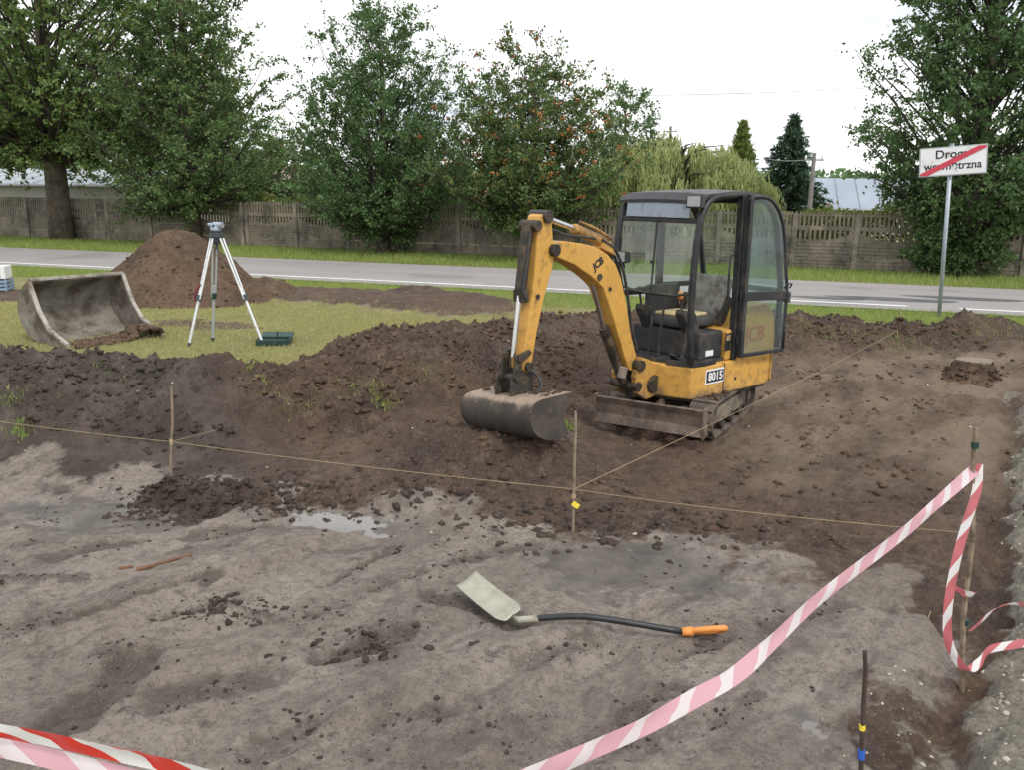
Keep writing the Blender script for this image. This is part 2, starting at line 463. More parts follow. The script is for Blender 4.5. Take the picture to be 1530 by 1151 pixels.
def terrain_mat():
    g = N('site_ground')
    at = g.n('ShaderNodeAttribute', attribute_name='zone')
    sp = g.n('ShaderNodeSeparateColor'); g.l(at.outputs['Color'], sp.inputs[0])
    soil, wet, grass, gravel = sp.outputs[0], sp.outputs[1], sp.outputs[2], at.outputs['Alpha']
    at2 = g.n('ShaderNodeAttribute', attribute_name='zone2')
    sp2 = g.n('ShaderNodeSeparateColor'); g.l(at2.outputs['Color'], sp2.inputs[0])
    greyb, tan, stain = sp2.outputs[0], sp2.outputs[1], sp2.outputs[2]
    geo = g.n('ShaderNodeNewGeometry'); v = geo.outputs['Position']
    # streaked coordinates: the excavator has dragged the floor along one direction
    mp0 = g.n('ShaderNodeMapping'); mp0.inputs['Rotation'].default_value = (0, 0, math.radians(-50)); g.l(v, mp0.inputs['Vector'])
    mpn = g.n('ShaderNodeMapping'); mpn.inputs['Scale'].default_value = (.5, 1.1, 1)
    g.l(mp0.outputs['Vector'], mpn.inputs['Vector']); sv = mpn.outputs['Vector']
    # trampled sandy floor
    fl = g.mix(g.ramp(g.noise(1.5, 8, .68, sv, .4), .42, .60), (.37, .32, .275), (.235, .198, .168))
    fl = g.mix(g.ramp(g.noise(2.6, 9, .72, sv, .8), .52, .66, 0, .75), fl, (.098, .078, .064))
    fl = g.mix(g.ramp(g.noise(7, 8, .75, v, .5), .53, .70, 0, .6), fl, (.072, .058, .048))
    fl = g.mix(g.ramp(g.noise(4.5, 8, .75, sv, .4), .56, .72, 0, .7), fl, (.45, .40, .345))
    fl = g.mix(g.ramp(g.noise(.7, 4, .6, v), .5, .72, 0, .5), fl, (.275, .228, .187))
    fl = g.mix(g.ramp(g.noise(9, 9, .78, v), .56, .64, 0, .6), fl, (.036, .029, .025))
    fl = g.mix(g.ramp(g.noise(60, 4, .7, v), .55, .8, 0, .5), fl, (.31, .27, .225))
    sm = g.ramp(g.math('ADD', stain, g.ramp(g.noise(8, 8, .72, v), .25, .75, -.75, .75)), .22, .85, 0, .85)
    fl = g.mix(sm, fl, g.mix(g.ramp(g.noise(16, 6, .7, v), .4, .62), (.085, .067, .055), (.16, .13, .107)))
    fl = g.mix(g.ramp(g.noise(17, 9, .78, v), .49, .56, 0, .42), fl, (.125, .10, .083))
    fl = g.mix(g.ramp(g.noise(75, 3, .6, v), .60, .65, 0, .6), fl, (.06, .047, .04))
    fl = g.mix(g.ramp(g.noise(90, 3, .6, v), .63, .67, 0, .6), fl, (.46, .41, .36))
    so = soil_color(g, v, BROWN, DARK, PALE)
    so = g.mix(g.ramp(g.noise(48, 4, .65, v), .57, .64, 0, .55), so, (.24, .18, .135))
    so = g.mix(g.math('MULTIPLY', greyb, .75), so, g.mix(g.ramp(g.noise(3, 6, .7, v), .4, .65), (.060, .050, .043), (.15, .127, .11)))
    so = g.mix(g.math('MULTIPLY', tan, g.ramp(g.noise(1.6, 6, .65, sv), .40, .56, .2, 1.0)), so, (.235, .175, .126))
    c = g.mix(g.ramp(g.math('ADD', soil, g.ramp(g.noise(4, 6, .65, v), .25, .75, -.35, .35)), .38, .62), fl, so)
    we = g.ramp(g.math('ADD', wet, g.ramp(g.noise(5, 8, .72, v), .25, .75, -.6, .6)), .32, .75)
    c = g.mix(g.math('MULTIPLY', we, g.ramp(g.noise(3, 6, .7, v), .35, .65, .7, 1.0)), c, g.mix(g.ramp(g.noise(4, 7, .7, v), .4, .65), (.080, .071, .064), (.055, .049, .045)))
    gr = g.mix(g.ramp(g.noise(6, 6, .7, v), .35, .68), (.23, .23, .09), (.32, .295, .13))
    gr = g.mix(g.ramp(g.noise(1.2, 4, .6, v), .5, .75, 0, .6), gr, (.16, .13, .075))
    c = g.mix(g.ramp(g.math('ADD', grass, g.ramp(g.noise(5, 5, .6, v), .25, .75, -.25, .25)), .4, .6), c, gr)
    gv = g.mix(g.ramp(g.noise(30, 6, .8, v), .38, .66), (.36, .33, .27), (.13, .115, .09))
    c = g.mix(g.ramp(g.math('ADD', gravel, g.ramp(g.noise(9, 6, .7, v), .25, .75, -.35, .35)), .4, .6), c, gv)
    h = g.math('ADD', g.noise(40, 8, .75, v), g.math('MULTIPLY', g.noise(11, 7, .7, v), 1.8))
    b = g.n('ShaderNodeBump'); b.inputs['Distance'].default_value = .05
    g.l(h, b.inputs['Height']); g.l(g.ramp(we, 0, 1, .85, .10), b.inputs['Strength'])
    damp = g.ramp(g.noise(1.1, 5, .6, sv), .42, .62, .92, .70)
    rough = g.math('SUBTRACT', damp, g.math('MULTIPLY', we, .50))
    return g.done(g.pbr(c, rough, 0, b.outputs['Normal'], .35))
M['terrain'] = terrain_mat()

def asphalt():
    g = N('old_asphalt')
    geo = g.n('ShaderNodeNewGeometry'); v = geo.outputs['Position']
    mp0 = g.n('ShaderNodeMapping'); mp0.inputs['Rotation'].default_value = (0, 0, math.atan(.325)); g.l(v, mp0.inputs['Vector'])
    mpn = g.n('ShaderNodeMapping'); mpn.inputs['Scale'].default_value = (.12, 1.0, 1)
    g.l(mp0.outputs['Vector'], mpn.inputs['Vector'])
    c = g.mix(g.ramp(g.noise(1.2, 5, .6, mpn.outputs['Vector']), .35, .66), (.27, .255, .25), (.33, .31, .30))
    c = g.mix(g.ramp(g.noise(60, 4, .7, v), .4, .75, 0, .45), c, (.17, .165, .165))
    c = g.mix(g.ramp(g.noise(.35, 3, .5, v), .60, .66, 0, .4), c, (.155, .15, .15))
    return g.done(g.pbr(c, .85, 0, g.bump(g.noise(120, 3, .6, v), .3, .01), .35))
M['asphalt'] = asphalt()
g = N('worn_road_paint')
geo = g.n('ShaderNodeNewGeometry')
M['road_paint'] = g.done(g.pbr(g.mix(g.ramp(g.noise(9, 6, .7, geo.outputs['Position']), .52, .72, 0, .7), (.76, .76, .75), (.33, .32, .31)), .7))
M['patch'] = plain('asphalt_patch', (.10, .10, .105), .85, 0, .2, 3, .1)

def tape_mat(name, red, white, tr):
    g = N(name)
    uv = g.co.outputs['UV']
    s = g.n('ShaderNodeSeparateXYZ'); g.l(uv, s.inputs[0])
    ph = g.math('FRACT', g.math('ADD', g.math('MULTIPLY', s.outputs[0], 5.0), g.math('MULTIPLY', s.outputs[1], .42)))
    c = g.mix(g.ramp(ph, .615, .625), red, white)
    p = g.pbr(c, .35, 0, g.bump(g.noise(14, 3), .25, .01), .45)
    t = g.n('ShaderNodeBsdfTranslucent'); g.l(c, t.inputs['Color'])
    m = g.n('ShaderNodeMixShader'); m.inputs[0].default_value = tr
    g.l(p, m.inputs[1]); g.l(t.outputs[0], m.inputs[2])
    return g.done(m.outputs[0])
M['tape'] = tape_mat('barrier_tape', (.60, .17, .19), (.82, .80, .80), .35)
M['tape_faded'] = tape_mat('barrier_tape_faded', (.74, .42, .48), (.80, .73, .75), .4)
M['tape_red'] = tape_mat('barrier_tape_fresh', (.76, .05, .035), (.85, .84, .83), .25)

# ------------------------------------------------------------------ ground height field
RS = -.325                       # slope of the road across the picture
def road_c(x, y): return y - RS * x
ROAD_N, ROAD_F, LINE_C, FENCE_S, FENCE_C = 16.75, 21.7, 17.3, -.365, 25.45
LAWN = .2
ctrl = []
def cp(px, py, z): ctrl.append([*G(px, py, z)[:2], z])
for px, py, z in [(0, 697, 0), (130, 700, 0), (250, 706, .0), (330, 712, .02), (400, 738, .0), (470, 750, .0), (560, 752, .0), (650, 752, .02), (-150, 697, 0), (-400, 700, 0),
                  (0, 640, .2), (150, 640, .2), (-150, 640, .2), (0, 580, .45), (150, 575, .45), (-150, 580, .45), (240, 660, .12), (250, 600, .38), (330, 590, .42),
                  (290, 655, .18), (400, 618, .30), (480, 600, .33), (560, 577, .36), (640, 560, .38), (700, 545, .36),
                  (330, 695, .04), (420, 660, .10), (500, 640, .13), (570, 618, .17), (650, 598, .19), (720, 580, .2),
                  (450, 705, .07), (560, 690, .12), (600, 650, .16), (640, 700, .12), (680, 660, .22), (760, 662, .25), (830, 668, .22), (740, 700, .17), (800, 715, .10), (700, 730, .06), (860, 700, .05),
                  (820, 560, .2), (860, 520, .3), (900, 560, .12), (800, 610, .18), (880, 610, .07),
                  (860, 800, 0), (1000, 800, 0), (1150, 780, 0), (1300, 760, 0.02), (1200, 690, 0), (1300, 640, .02), (1180, 600, .0), (1400, 600, .03), (1300, 570, .03), (1200, 550, .05), (1480, 600, .04), (1480, 560, .05),
                  (1190, 520, .12), (1300, 530, .08), (1350, 522, .10), (1420, 520, .12), (1500, 525, .14), (1230, 500, .25), (1330, 498, .24), (1400, 498, .24), (1530, 505, .24), (1700, 520, .24),
                  (1000, 900, 0), (700, 900, 0), (300, 900, 0), (0, 900, 0), (300, 1100, 0), (700, 1100, 0), (1100, 1100, 0), (-300, 900, 0), (1300, 900, 0), (1350, 1050, .02)]:
    cp(px, py, z)
for x, y in [(1.68, 7.9), (1.2, 7.2), (2.2, 8.5), (2.0, 7.4), (1.3, 8.3), (2.8, 8.0), (0.9, 7.6)]: ctrl.append([x, y, 0.0])
for px, py, z in [(-200, 530, .6), (0, 528, .62), (90, 522, .64), (150, 535, .58), (200, 546, .52), (270, 548, .50), (330, 536, .58), (420, 550, .48), (500, 513, .55), (560, 497, .54), (650, 490, .5), (750, 484, .45), (850, 478, .38), (950, 474, .32), (1080, 474, .30), (1180, 474, .28)]:
    cp(px, py, z)
    p = G(px, py, z); d = np.array([p[0], p[1]]) / math.hypot(p[0], p[1])
    k = .9 if px < 900 else .5
    ctrl.append([p[0] + d[0] * k, p[1] + d[1] * k, .24]); ctrl.append([p[0] + d[0] * (k + .6), p[1] + d[1] * (k + .6), LAWN])
    ctrl.append([p[0] + d[0] * (k + 1.6), p[1] + d[1] * (k + 1.6), LAWN])
for x in np.arange(-14, 15, 2.0): ctrl.append([x, 14.6 - .3 * x + .6, LAWN])
for x in (-8, -5, -2, 0, 2, 4, 7): ctrl.append([x, 1.2, 0.0 if x < 2 else .1])
ctrl = np.array(ctrl)
def rbf_fit(C):
    D = np.sqrt(((C[:, None, :2] - C[None, :, :2]) ** 2).sum(-1) + .01)
    n = len(C)
    A = np.zeros((n + 1, n + 1)); A[:n, :n] = D - np.eye(n) * .03; A[n, :n] = A[:n, n] = 1
    return np.linalg.solve(A, np.append(C[:, 2], 0))
RBF_W = rbf_fit(ctrl)
def rbf(x, y):
    s = np.full(x.shape, RBF_W[-1])
    for (cx, cy, _), wt in zip(ctrl, RBF_W): s += wt * np.sqrt((x - cx) ** 2 + (y - cy) ** 2 + .01)
    return s
PX = lambda pts, z=0.0: [G(a, b, z)[:2] for a, b in pts]
# outline of the dug-over area (loose soil) and of the trampled floor inside it
back = []
for px, py, z in [(-900, 530, .6), (-200, 530, .6), (0, 528, .6), (90, 523, .62), (200, 546, .52), (330, 536, .56), (420, 550, .48), (500, 513, .52), (560, 498, .5), (650, 491, .48), (750, 484, .44)]:
    p = G(px, py, z); d = p[:2] / np.hypot(*p[:2]); back.append(p[:2] + d * .55)
SITE = [np.array([-14, 1.0])] + back + PX([(785, 472), (840, 467), (900, 467), (1000, 469), (1180, 468), (1260, 479), (1330, 489), (1400, 490), (1470, 486), (1530, 492), (1800, 512)], .22) + [np.array([14, 1.0])]
SOIL_LINE = [np.array([-14, 30.0])] + [np.array([-14., 6.0])] + PX([(-300, 700), (0, 700), (130, 703), (330, 714), (400, 740), (480, 754), (560, 752), (650, 752), (720, 772), (860, 803), (1000, 802), (1100, 832), (1230, 862), (1340, 862), (1400, 960), (1385, 1030), (1300, 1100), (1350, 1170)]) + [np.array([14, 2.0]), np.array([14, 30.0])]
GREYBANK = PX([(-500, 540), (0, 520), (200, 540), (300, 560), (380, 620), (330, 720), (0, 710), (-500, 710)], .3)
TAN = PX([(1170, 545), (1300, 540), (1400, 535), (1530, 535), (1600, 700), (1500, 720), (1250, 730), (1120, 700), (1130, 640)], .03)
RIDGE = PX([(360, 432), (480, 439), (620, 437), (720, 444), (775, 455), (772, 474), (660, 475), (520, 462), (420, 451)], LAWN)
STRIPL = PX([(-300, 427), (60, 432), (150, 446), (60, 450), (-300, 452)], LAWN)
PATHL = PX([(225, 478), (300, 476), (385, 482), (390, 490), (300, 492), (230, 487)], LAWN)
WETS = [PX(q) for q in ([(20, 738), (120, 728), (240, 738), (330, 765), (230, 790), (90, 775)], [(410, 752), (500, 756), (600, 768), (620, 785), (560, 798), (440, 788)],
                        [(810, 822), (900, 805), (1010, 803), (1140, 835), (1135, 880), (1060, 895), (980, 892), (830, 893)],
                        [(1148, 1030), (1225, 1036), (1255, 1100), (1200, 1125)], [(1270, 1060), (1300, 1055), (1310, 1100), (1280, 1110)])]
GRAVEL = PX([(1530, 590), (1515, 700), (1515, 800), (1500, 870), (1480, 960), (1455, 1060), (1415, 1180), (1600, 1300), (2200, 1300), (2200, 590)], .1)
GRAVEL2 = PX([(1330, 1020), (1420, 1000), (1440, 1060), (1400, 1160), (1290, 1160), (1300, 1080)], 0)
PALE_PATCH = PX([(1440, 592), (1530, 585), (1540, 602), (1470, 606)], 0.03)
SL_BUMPS = [(*G(1440, 492, .26)[:2], .42, .30), (*G(1380, 500, .22)[:2], .3, .10), (*G(1500, 500, .22)[:2], .4, .12), (*G(1270, 590, 0)[:2], .35, .08), (*G(1320, 585, 0)[:2], .3, .06)]
HEAPS = [(*G(255, 742)[:2], .30, .17), (*G(320, 752)[:2], .30, .09), (*G(215, 748)[:2], .20, .06), (*G(370, 750)[:2], .22, .05)]

# scrape marks, prints and damp and dark patches on the trampled floor: start pixel, end pixel, half width (m), depth (m), darkening
STROKES = [(*G(a0, b0)[:2], *G(a1, b1)[:2], w0, d0, k0) for a0, b0, a1, b1, w0, d0, k0 in (
    (70, 1108, 215, 988, .12, .020, 1.0), (255, 1050, 390, 1018, .13, .012, .75), (485, 990, 600, 952, .08, .024, 1.0), (105, 935, 330, 868, .06, .018, .75),
    (310, 905, 405, 928, .03, -.026, .8), (80, 838, 200, 812, .09, .010, .8), (490, 872, 592, 815, .045, .014, .8), (290, 806, 412, 792, .07, .012, .8),
    (640, 888, 765, 930, .08, .012, 1.0), (-20, 882, 125, 872, .05, -.020, .8), (680, 838, 800, 815, .06, .010, .7), (935, 1065, 1010, 1028, .06, .014, .9),  # first stroke here darkens the floor beneath the shovel blade
    (560, 1092, 705, 1058, .07, .012, .6), (150, 985, 172, 978, .05, .014, .8), (1000, 985, 1085, 950, .06, .010, .6), (405, 1135, 598, 1035, .018, -.012, .0),
    (215, 555 + 400, 330, 930, .025, -.014, .1), (430, 985, 640, 915, .02, -.012, .1), (380, 1125, 470, 1090, .07, .010, .6), (780, 1000, 880, 960, .07, .010, .6),
    (690, 1120, 800, 1075, .08, .010, .5), (610, 830, 690, 790, .03, -.014, .2), (30, 800, 110, 785, .06, .010, .6), (430, 930, 520, 905, .05, .012, .7), (230, 930, 300, 915, .05, .012, .7),
    (1150, 940, 1260, 905, .06, .012, .7), (900, 1130, 1010, 1090, .06, .010, .5), (20, 950, 90, 930, .05, .010, .6), (560, 880, 640, 850, .05, .012, .7), (1060, 1080, 1130, 1045, .05, .010, .6))]
def strokes(x, y):
    dz = np.zeros(x.shape); dm = np.zeros(x.shape)
    n1 = fbm(x * 9, y * 9, 201, 4, .6) - .5; n2 = fbm(x * 3, y * 3, 202, 3) - .5
    for ax_, ay_, bx_, by_, w0, d0, k0 in STROKES:
        sel = (x > min(ax_, bx_) - .5) & (x < max(ax_, bx_) + .5) & (y > min(ay_, by_) - .5) & (y < max(ay_, by_) + .5)
        if not sel.any(): continue
        xs_, ys_ = x[sel], y[sel]
        e = np.array([bx_ - ax_, by_ - ay_])
        t = np.clip(((xs_ - ax_) * e[0] + (ys_ - ay_) * e[1]) / (e @ e), 0, 1)
        d = np.hypot(xs_ - ax_ - t * e[0], ys_ - ay_ - t * e[1]) + n1[sel] * .10 + n2[sel] * .10
        dz[sel] += -d0 * (1 - sstep(w0 * .75, w0 * 1.1, d)) + abs(d0) * .55 * np.exp(-((d - w0 * 1.25) / (.25 * w0 + .012)) ** 2) * (d0 > 0)
        dm[sel] = np.maximum(dm[sel], k0 * (1 - sstep(w0 * .6, w0 * 1.35, d)))
    return dz, dm

BASINS = []
def terrain(x, y):
    near = (np.abs(x) < 16) & (y < 20)
    z = np.full(x.shape, LAWN)
    zz = rbf(x[near], y[near]); z[near] = zz
    rc = road_c(x, y)
    flat = sstep(14.9, 15.8, rc)                          # verge and beyond is level
    z = z * (1 - flat) + LAWN * flat
    sd_site = poly_sd(x, y, SITE)
    sd_soil = poly_sd(x, y, SOIL_LINE)
    site = sstep(-.15, .15, sd_site + (fbm(x * 2.5, y * 2.5, 5, 4) - .5) * .9)
    soil = sstep(-.25, .25, sd_soil + (fbm(x * 2.2, y * 2.2, 9, 6, .62) - .5) * 1.0) * site
    heap = np.zeros(x.shape)
    for hx, hy, hr, hz in SL_BUMPS + HEAPS:
        e = np.exp(-(((x - hx) ** 2 + (y - hy) ** 2) / (hr * .75) ** 2) ** 1.1)
        z = z + hz * e * (.75 + .5 * fbm(x * 7, y * 7, 77, 3)); heap = np.maximum(heap, e)
    soil = np.maximum(soil, sstep(.12, .35, heap))
    ridge = sstep(-.25, .25, poly_sd(x, y, RIDGE) + (fbm(x * 1.6, y * 1.6, 33, 3) - .5) * .5)
    z = z + ridge * (.05 + .16 * fbm(x * 1.4, y * 1.4, 3, 3))
    strip = np.maximum(sstep(-.2, .2, poly_sd(x, y, STRIPL)), .7 * sstep(-.2, .2, poly_sd(x, y, PATHL) + (fbm(x * 3, y * 3, 31, 3) - .5) * .5))
    grav = np.maximum(sstep(-.06, .08, poly_sd(x, y, GRAVEL) + (fbm(x * 4, y * 4, 21, 4) - .5) * .30), .46 * sstep(-.2, .2, poly_sd(x, y, GRAVEL2) + (fbm(x * 4, y * 4, 22, 4) - .5) * .4))
    grav = np.maximum(grav, .5 * sstep(-.1, .15, poly_sd(x, y, PALE_PATCH) + (fbm(x * 6, y * 6, 23, 3) - .5) * .3))
    gk = poly_sd(x, y, GRAVEL) + (fbm(x * 4, y * 4, 21, 4) - .5) * .30
    z = z + .09 * sstep(-.06, .16, gk) - .08 * np.exp(-((gk + .10) / .09) ** 2)
    wet = np.zeros(x.shape)
    for P in WETS: wet = np.maximum(wet, sstep(-.28, .26, poly_sd(x, y, P) + (fbm(x * 3.5, y * 3.5, 41, 4) - .5) * .35))
    wet *= (1 - soil)
    # relief
    big = fbm(x * .9, y * .9, 1, 3) - .5
    cl = fbm(x * 2.6, y * 2.6, 2, 5, .58) - .5
    lump = 1 - np.abs(2 * fbm(x * 5.5, y * 5.5, 4, 4, .6) - 1)
    fine = fbm(x * 17, y * 17, 6, 3, .6) - .5
    rough = soil * site
    steep = sstep(.06, .25, z) * rough                   # banks are cloddier than the dug floor
    damp = sstep(4.4, 6.0, y)
    z = z + rough * (.05 * big + (.11 + .20 * steep) * cl + (.03 + .07 * steep) * (lump - .6) + (.030 + .045 * steep) * fine
                   + (.035 + .06 * steep) * (np.maximum(fbm(x * 9, y * 9, 8, 3, .6) - .52, 0) * 2) - (.03 + .07 * steep) * np.maximum(fbm(x * 6.5, y * 6.5, 12, 3) - .6, 0) * 3)
    # trampled floor: dragged ridges along one direction, tyre and bucket marks
    ca, sa = math.cos(math.radians(48)), math.sin(math.radians(48))
    u, v = x * ca + y * sa, -x * sa + y * ca     # along / across the drag direction
    ug, vg = u + .25 * (fbm(x * 1.3, y * 1.3, 51, 3) - .5), v + .3 * (fbm(x * .9, y * .9, 52, 3) - .5)
    st = fbm(ug * .55, vg * 2.6, 53, 4, .55) - .5
    st2 = np.abs(fbm(ug * .9, vg * 3.6, 54, 3) - .5)
    step = sstep(-.02, .02, fbm(ug * .5, vg * 1.5, 57, 2) - .52) * .022
    floor = (1 - soil) * site * (1 - wet * .85)
    sz_, _ = strokes(x, y)
    z = z + floor * sz_ * 1.3
    z = z + floor * (.085 * st + .07 * np.minimum(st2, .12) + step * 1.5 + .045 * (fbm(x * 3.5, y * 3.5, 55, 5, .6) - .5) + .022 * fine + .04 * np.maximum(fbm(x * 5, y * 5, 58, 4, .6) - .58, 0)) + .02 * big * (1 - soil) * site - .012 * wet
    # excavator wheel/track scrape lines on the soil floor at the right
    tr = sstep(2.0, 2.6, x) * sstep(4.5, 5.5, y) * rough * (1 - steep)
    z = z + tr * .09 * (fbm(x * .7, y * 3.2, 63, 5, .6) - .5) + tr * .05 * np.maximum(fbm(x * 1.6, y * 2.2, 65, 4) - .55, 0) * 3
    z = z + grav * (.02 * (fbm(x * 14, y * 14, 71, 3) - .5))
    z = z + (1 - site) * (1 - flat) * .012 * (cl + fine) + ridge * (.08 * cl + .03 * fine)
    grass = (1 - site) * (1 - np.maximum(ridge, strip)) * (1 - sstep(.35, .6, grav))
    for P, z0 in BASINS:                                   # hollows that hold rainwater
        m = sstep(-.16, .10, poly_sd(x, y, P) + (fbm(x * 4, y * 4, 301, 4, .6) - .5) * .42)
        z = z * (1 - m) + m * (z0 - .010 + .030 * (fbm(x * 3, y * 3, 302, 5, .6) - .5))
    onroad = (rc > ROAD_N - .05) & (rc < ROAD_F + .05)
    z = np.where(onroad, LAWN - .05, z)
    return z, np.clip(np.maximum(soil, np.maximum(ridge, strip)), 0, 1), wet, grass, np.clip(grav, 0, 1), site

for P in (WETS[0], WETS[1], WETS[3]):
    P = np.array(P); lo, hi = P.min(0), P.max(0)
    gx, gy = np.meshgrid(np.linspace(lo[0], hi[0], 40), np.linspace(lo[1], hi[1], 40)); gx, gy = gx.ravel(), gy.ravel()
    BASINS.append((P, float(np.quantile(terrain(gx, gy)[0][poly_sd(gx, gy, P) > 0], .12))))
BASINS = list(BASINS)
def axis(spec):
    o = [spec[0][0]]
    for a, b, d in spec:
        n = max(1, int(round((b - a) / d))); o += list(a + (b - a) * (np.arange(n) + 1) / n)
    return np.array(o)
xs = axis([(-500, -120, 40), (-120, -40, 8), (-40, -16, 1.5), (-16, -7.2, .12), (-7.2, 6.2, .026), (6.2, 13, .08), (13, 40, 1.5), (40, 120, 8), (120, 500, 40)])
ys = axis([(-60, -4, 7), (-4, 2.2, .3), (2.2, 5.5, .018), (5.5, 9, .028), (9, 12.5, .05), (12.5, 22.5, .12), (22.5, 40, 1.0), (40, 120, 8), (120, 700, 45)])
X, Y = np.meshgrid(xs, ys)
Z, soil_m, wet_m, grass_m, grav_m, site_m = terrain(X, Y)
nx, ny = len(xs), len(ys)
idx = np.arange(nx * ny).reshape(ny, nx)
Fq = np.stack([idx[:-1, :-1], idx[:-1, 1:], idx[1:, 1:], idx[1:, :-1]], -1).reshape(-1, 4)
ground = obj_np('ground', np.stack([X, Y, Z], -1).reshape(-1, 3), Fq, M['terrain'], smooth=True)
tag(ground, kind='structure')
def colattr(me, name, arr):
    a = me.attributes.new(name, 'FLOAT_COLOR', 'POINT')
    a.data.foreach_set('color', np.ascontiguousarray(arr, np.float32).ravel())
colattr(ground.data, 'zone', np.stack([soil_m, wet_m, grass_m, grav_m], -1).reshape(-1, 4))
gb = sstep(-.5, .5, poly_sd(X, Y, GREYBANK) + (fbm(X * 1.5, Y * 1.5, 81, 3) - .5))
tn = sstep(-.5, .4, poly_sd(X, Y, TAN) + (fbm(X * 1.5, Y * 1.5, 82, 3) - .5))
colattr(ground.data, 'zone2', np.stack([gb, tn, strokes(X, Y)[1], 0 * gb], -1).reshape(-1, 4))
def hz(x, y): return float(terrain(np.array([float(x)]), np.array([float(y)]))[0][0])

# ------------------------------------------------------------------ road
def strip_mesh(name, c0, c1, x0, x1, z, mat, parent=None, n=60):
    xx = np.linspace(x0, x1, n)
    V = np.concatenate([np.stack([xx, c0 + RS * xx, np.full(n, z)], -1), np.stack([xx, c1 + RS * xx, np.full(n, z)], -1)])
    i = np.arange(n - 1)
    return obj_np(name, V, np.stack([i, i + 1, n + i + 1, n + i], -1), mat, parent)
# shallow rainwater standing in the trampled floor
g = N('muddy_water')
geo = g.n('ShaderNodeNewGeometry')
M['water'] = g.done(g.pbr(g.mix(g.ramp(g.noise(3, 5, .6, geo.outputs['Position']), .4, .65), (.17, .155, .14), (.12, .108, .098)), .07, 0, g.bump(g.noise(6, 3, .5, geo.outputs['Position']), .05, .01), .6))
for (P, lev), nm in zip(BASINS, ('shallow muddy puddle beside the small soil pile', 'shallow shiny puddle at the foot of the brown spoil', 'small puddle near the dark rod')):
    c = P.mean(0)
    rr = smooth_path([(*(c + (p - c) * 1.05), 0) for p in list(P) + [P[0]]], 5)[:-1]
    o = MB().add([(p[0], p[1], lev - .009) for p in rr], [tuple(range(len(rr)))]).obj('puddle', M['water']); tag(o, nm, kind='structure')
road = tag(strip_mesh('road', ROAD_N, ROAD_F, -220, 220, LAWN + .012, M['asphalt']), kind='structure')
road['label'] = 'grey asphalt road with white edge line running past the site'
xl = float(G(1350, 456, .21)[0])
strip_mesh('edge_line', LINE_C, LINE_C + .15, -220, xl, LAWN + .017, M['road_paint'], road)
for k in range(6):
    a = float(G(1425, 459, .21)[0]) + k * 2.2
    strip_mesh('edge_line', LINE_C, LINE_C + .15, a, a + 1.0, LAWN + .017, M['road_paint'], road, 2)
for k in range(1, 8):
    strip_mesh('centre_dash', 19.55, 19.66, k * 4.5 + 6, k * 4.5 + 7.6, LAWN + .017, M['road_paint'], road, 2)
for px, py, a, b in ((1330, 447, 1.1, .32), (1440, 446, 1.0, .30), (1230, 445, .7, .2)):
    c = G(px, py, .21)
    pts = [(c[0] + a * math.cos(t) * (1 + .15 * math.sin(3 * t)), c[1] + RS * a * math.cos(t) + b * math.sin(t)) for t in np.linspace(0, 2 * math.pi, 22)[:-1]]
    MB().add([(p[0], p[1], LAWN + .0155) for p in pts], [tuple(range(len(pts)))]).obj('asphalt_patch', M['patch'], road)
#@@PART2
# ------------------------------------------------------------------ buildings beyond the fence
def house(name, label, cx, cy, ln, dp, eave, ridge, rz, wall, roof, windows=(), overhang=.25, chimney=False, base=-.1):
    o = empty(name, (cx, cy, LAWN), rz)
    tag(o, label, 'building')
    MB().prism([(-ln / 2, base), (ln / 2, base), (ln / 2, eave), (-ln / 2, eave)], -dp / 2, dp / 2).obj('wall', M[wall], o)
    for sx in (-1, 1):
        m = MB(); x = sx * ln / 2
        m.add([(x, -dp / 2, eave), (x, dp / 2, eave), (x, 0, ridge), (x - sx * .2, -dp / 2, eave), (x - sx * .2, dp / 2, eave), (x - sx * .2, 0, ridge)],
              [(0, 1, 2), (3, 5, 4), (0, 2, 5, 3), (1, 4, 5, 2)]).obj('gable', M[wall], o)
    k = (ridge - eave) / (dp / 2)
    for s in (-1, 1):
        m = MB(); e = eave - k * overhang
        y0, y1 = s * (dp / 2 + overhang), 0
        L2 = ln / 2 + overhang
        t = .09
        m.add([(-L2, y0, e), (L2, y0, e), (L2, y1, ridge), (-L2, y1, ridge), (-L2, y0, e + t), (L2, y0, e + t), (L2, y1, ridge + t), (-L2, y1, ridge + t)],
              [(0, 1, 2, 3), (4, 7, 6, 5), (0, 4, 5, 1), (1, 5, 6, 2), (2, 6, 7, 3), (3, 7, 4, 0)])
        n = int(ln / .9)
        for i in range(1, n):                                     # standing seams
            x = -L2 + i * 2 * L2 / n
            m.add([(x - .025, y0, e + t), (x + .025, y0, e + t), (x + .025, y1, ridge + t), (x - .025, y1, ridge + t), (x, y0, e + t + .06), (x, y1, ridge + t + .06)],
                  [(0, 3, 5, 4), (1, 4, 5, 2)])
        r = m.obj('roof', M[roof], o)
        MB().box((0, s * (dp / 2 + overhang + .06), e + .02), (2 * L2, .11, .09)).obj('gutter', M['sign_grey'], o, .02)
    for x, z, w_, h_ in windows:
        f = MB().box((x, -dp / 2 - .02, z), (w_ + .16, .08, h_ + .16)).obj('window_frame', M['wall_white'], o)
        for q in (-1, 1): MB().box((x + q * w_ / 4, -dp / 2 - .065, z), (w_ / 2 - .05, .02, h_)).obj('pane', M['glass_dark'], f)
    if chimney: MB().box((ln * .2, 0, ridge + .3), (.5, .5, 1.0)).obj('chimney', M['roof_red'], o, .03)
    return o
FA = math.atan(FENCE_S)
house('long_shed', 'long low beige shed with pale metal roof behind the fence', -24.5, 41.5, 21, 6.0, 2.0, 2.62, FA * .55, 'wall_beige', 'roof_grey', [(-4, .9, 1.0, .7), (7.5, .9, 1.0, .7)])
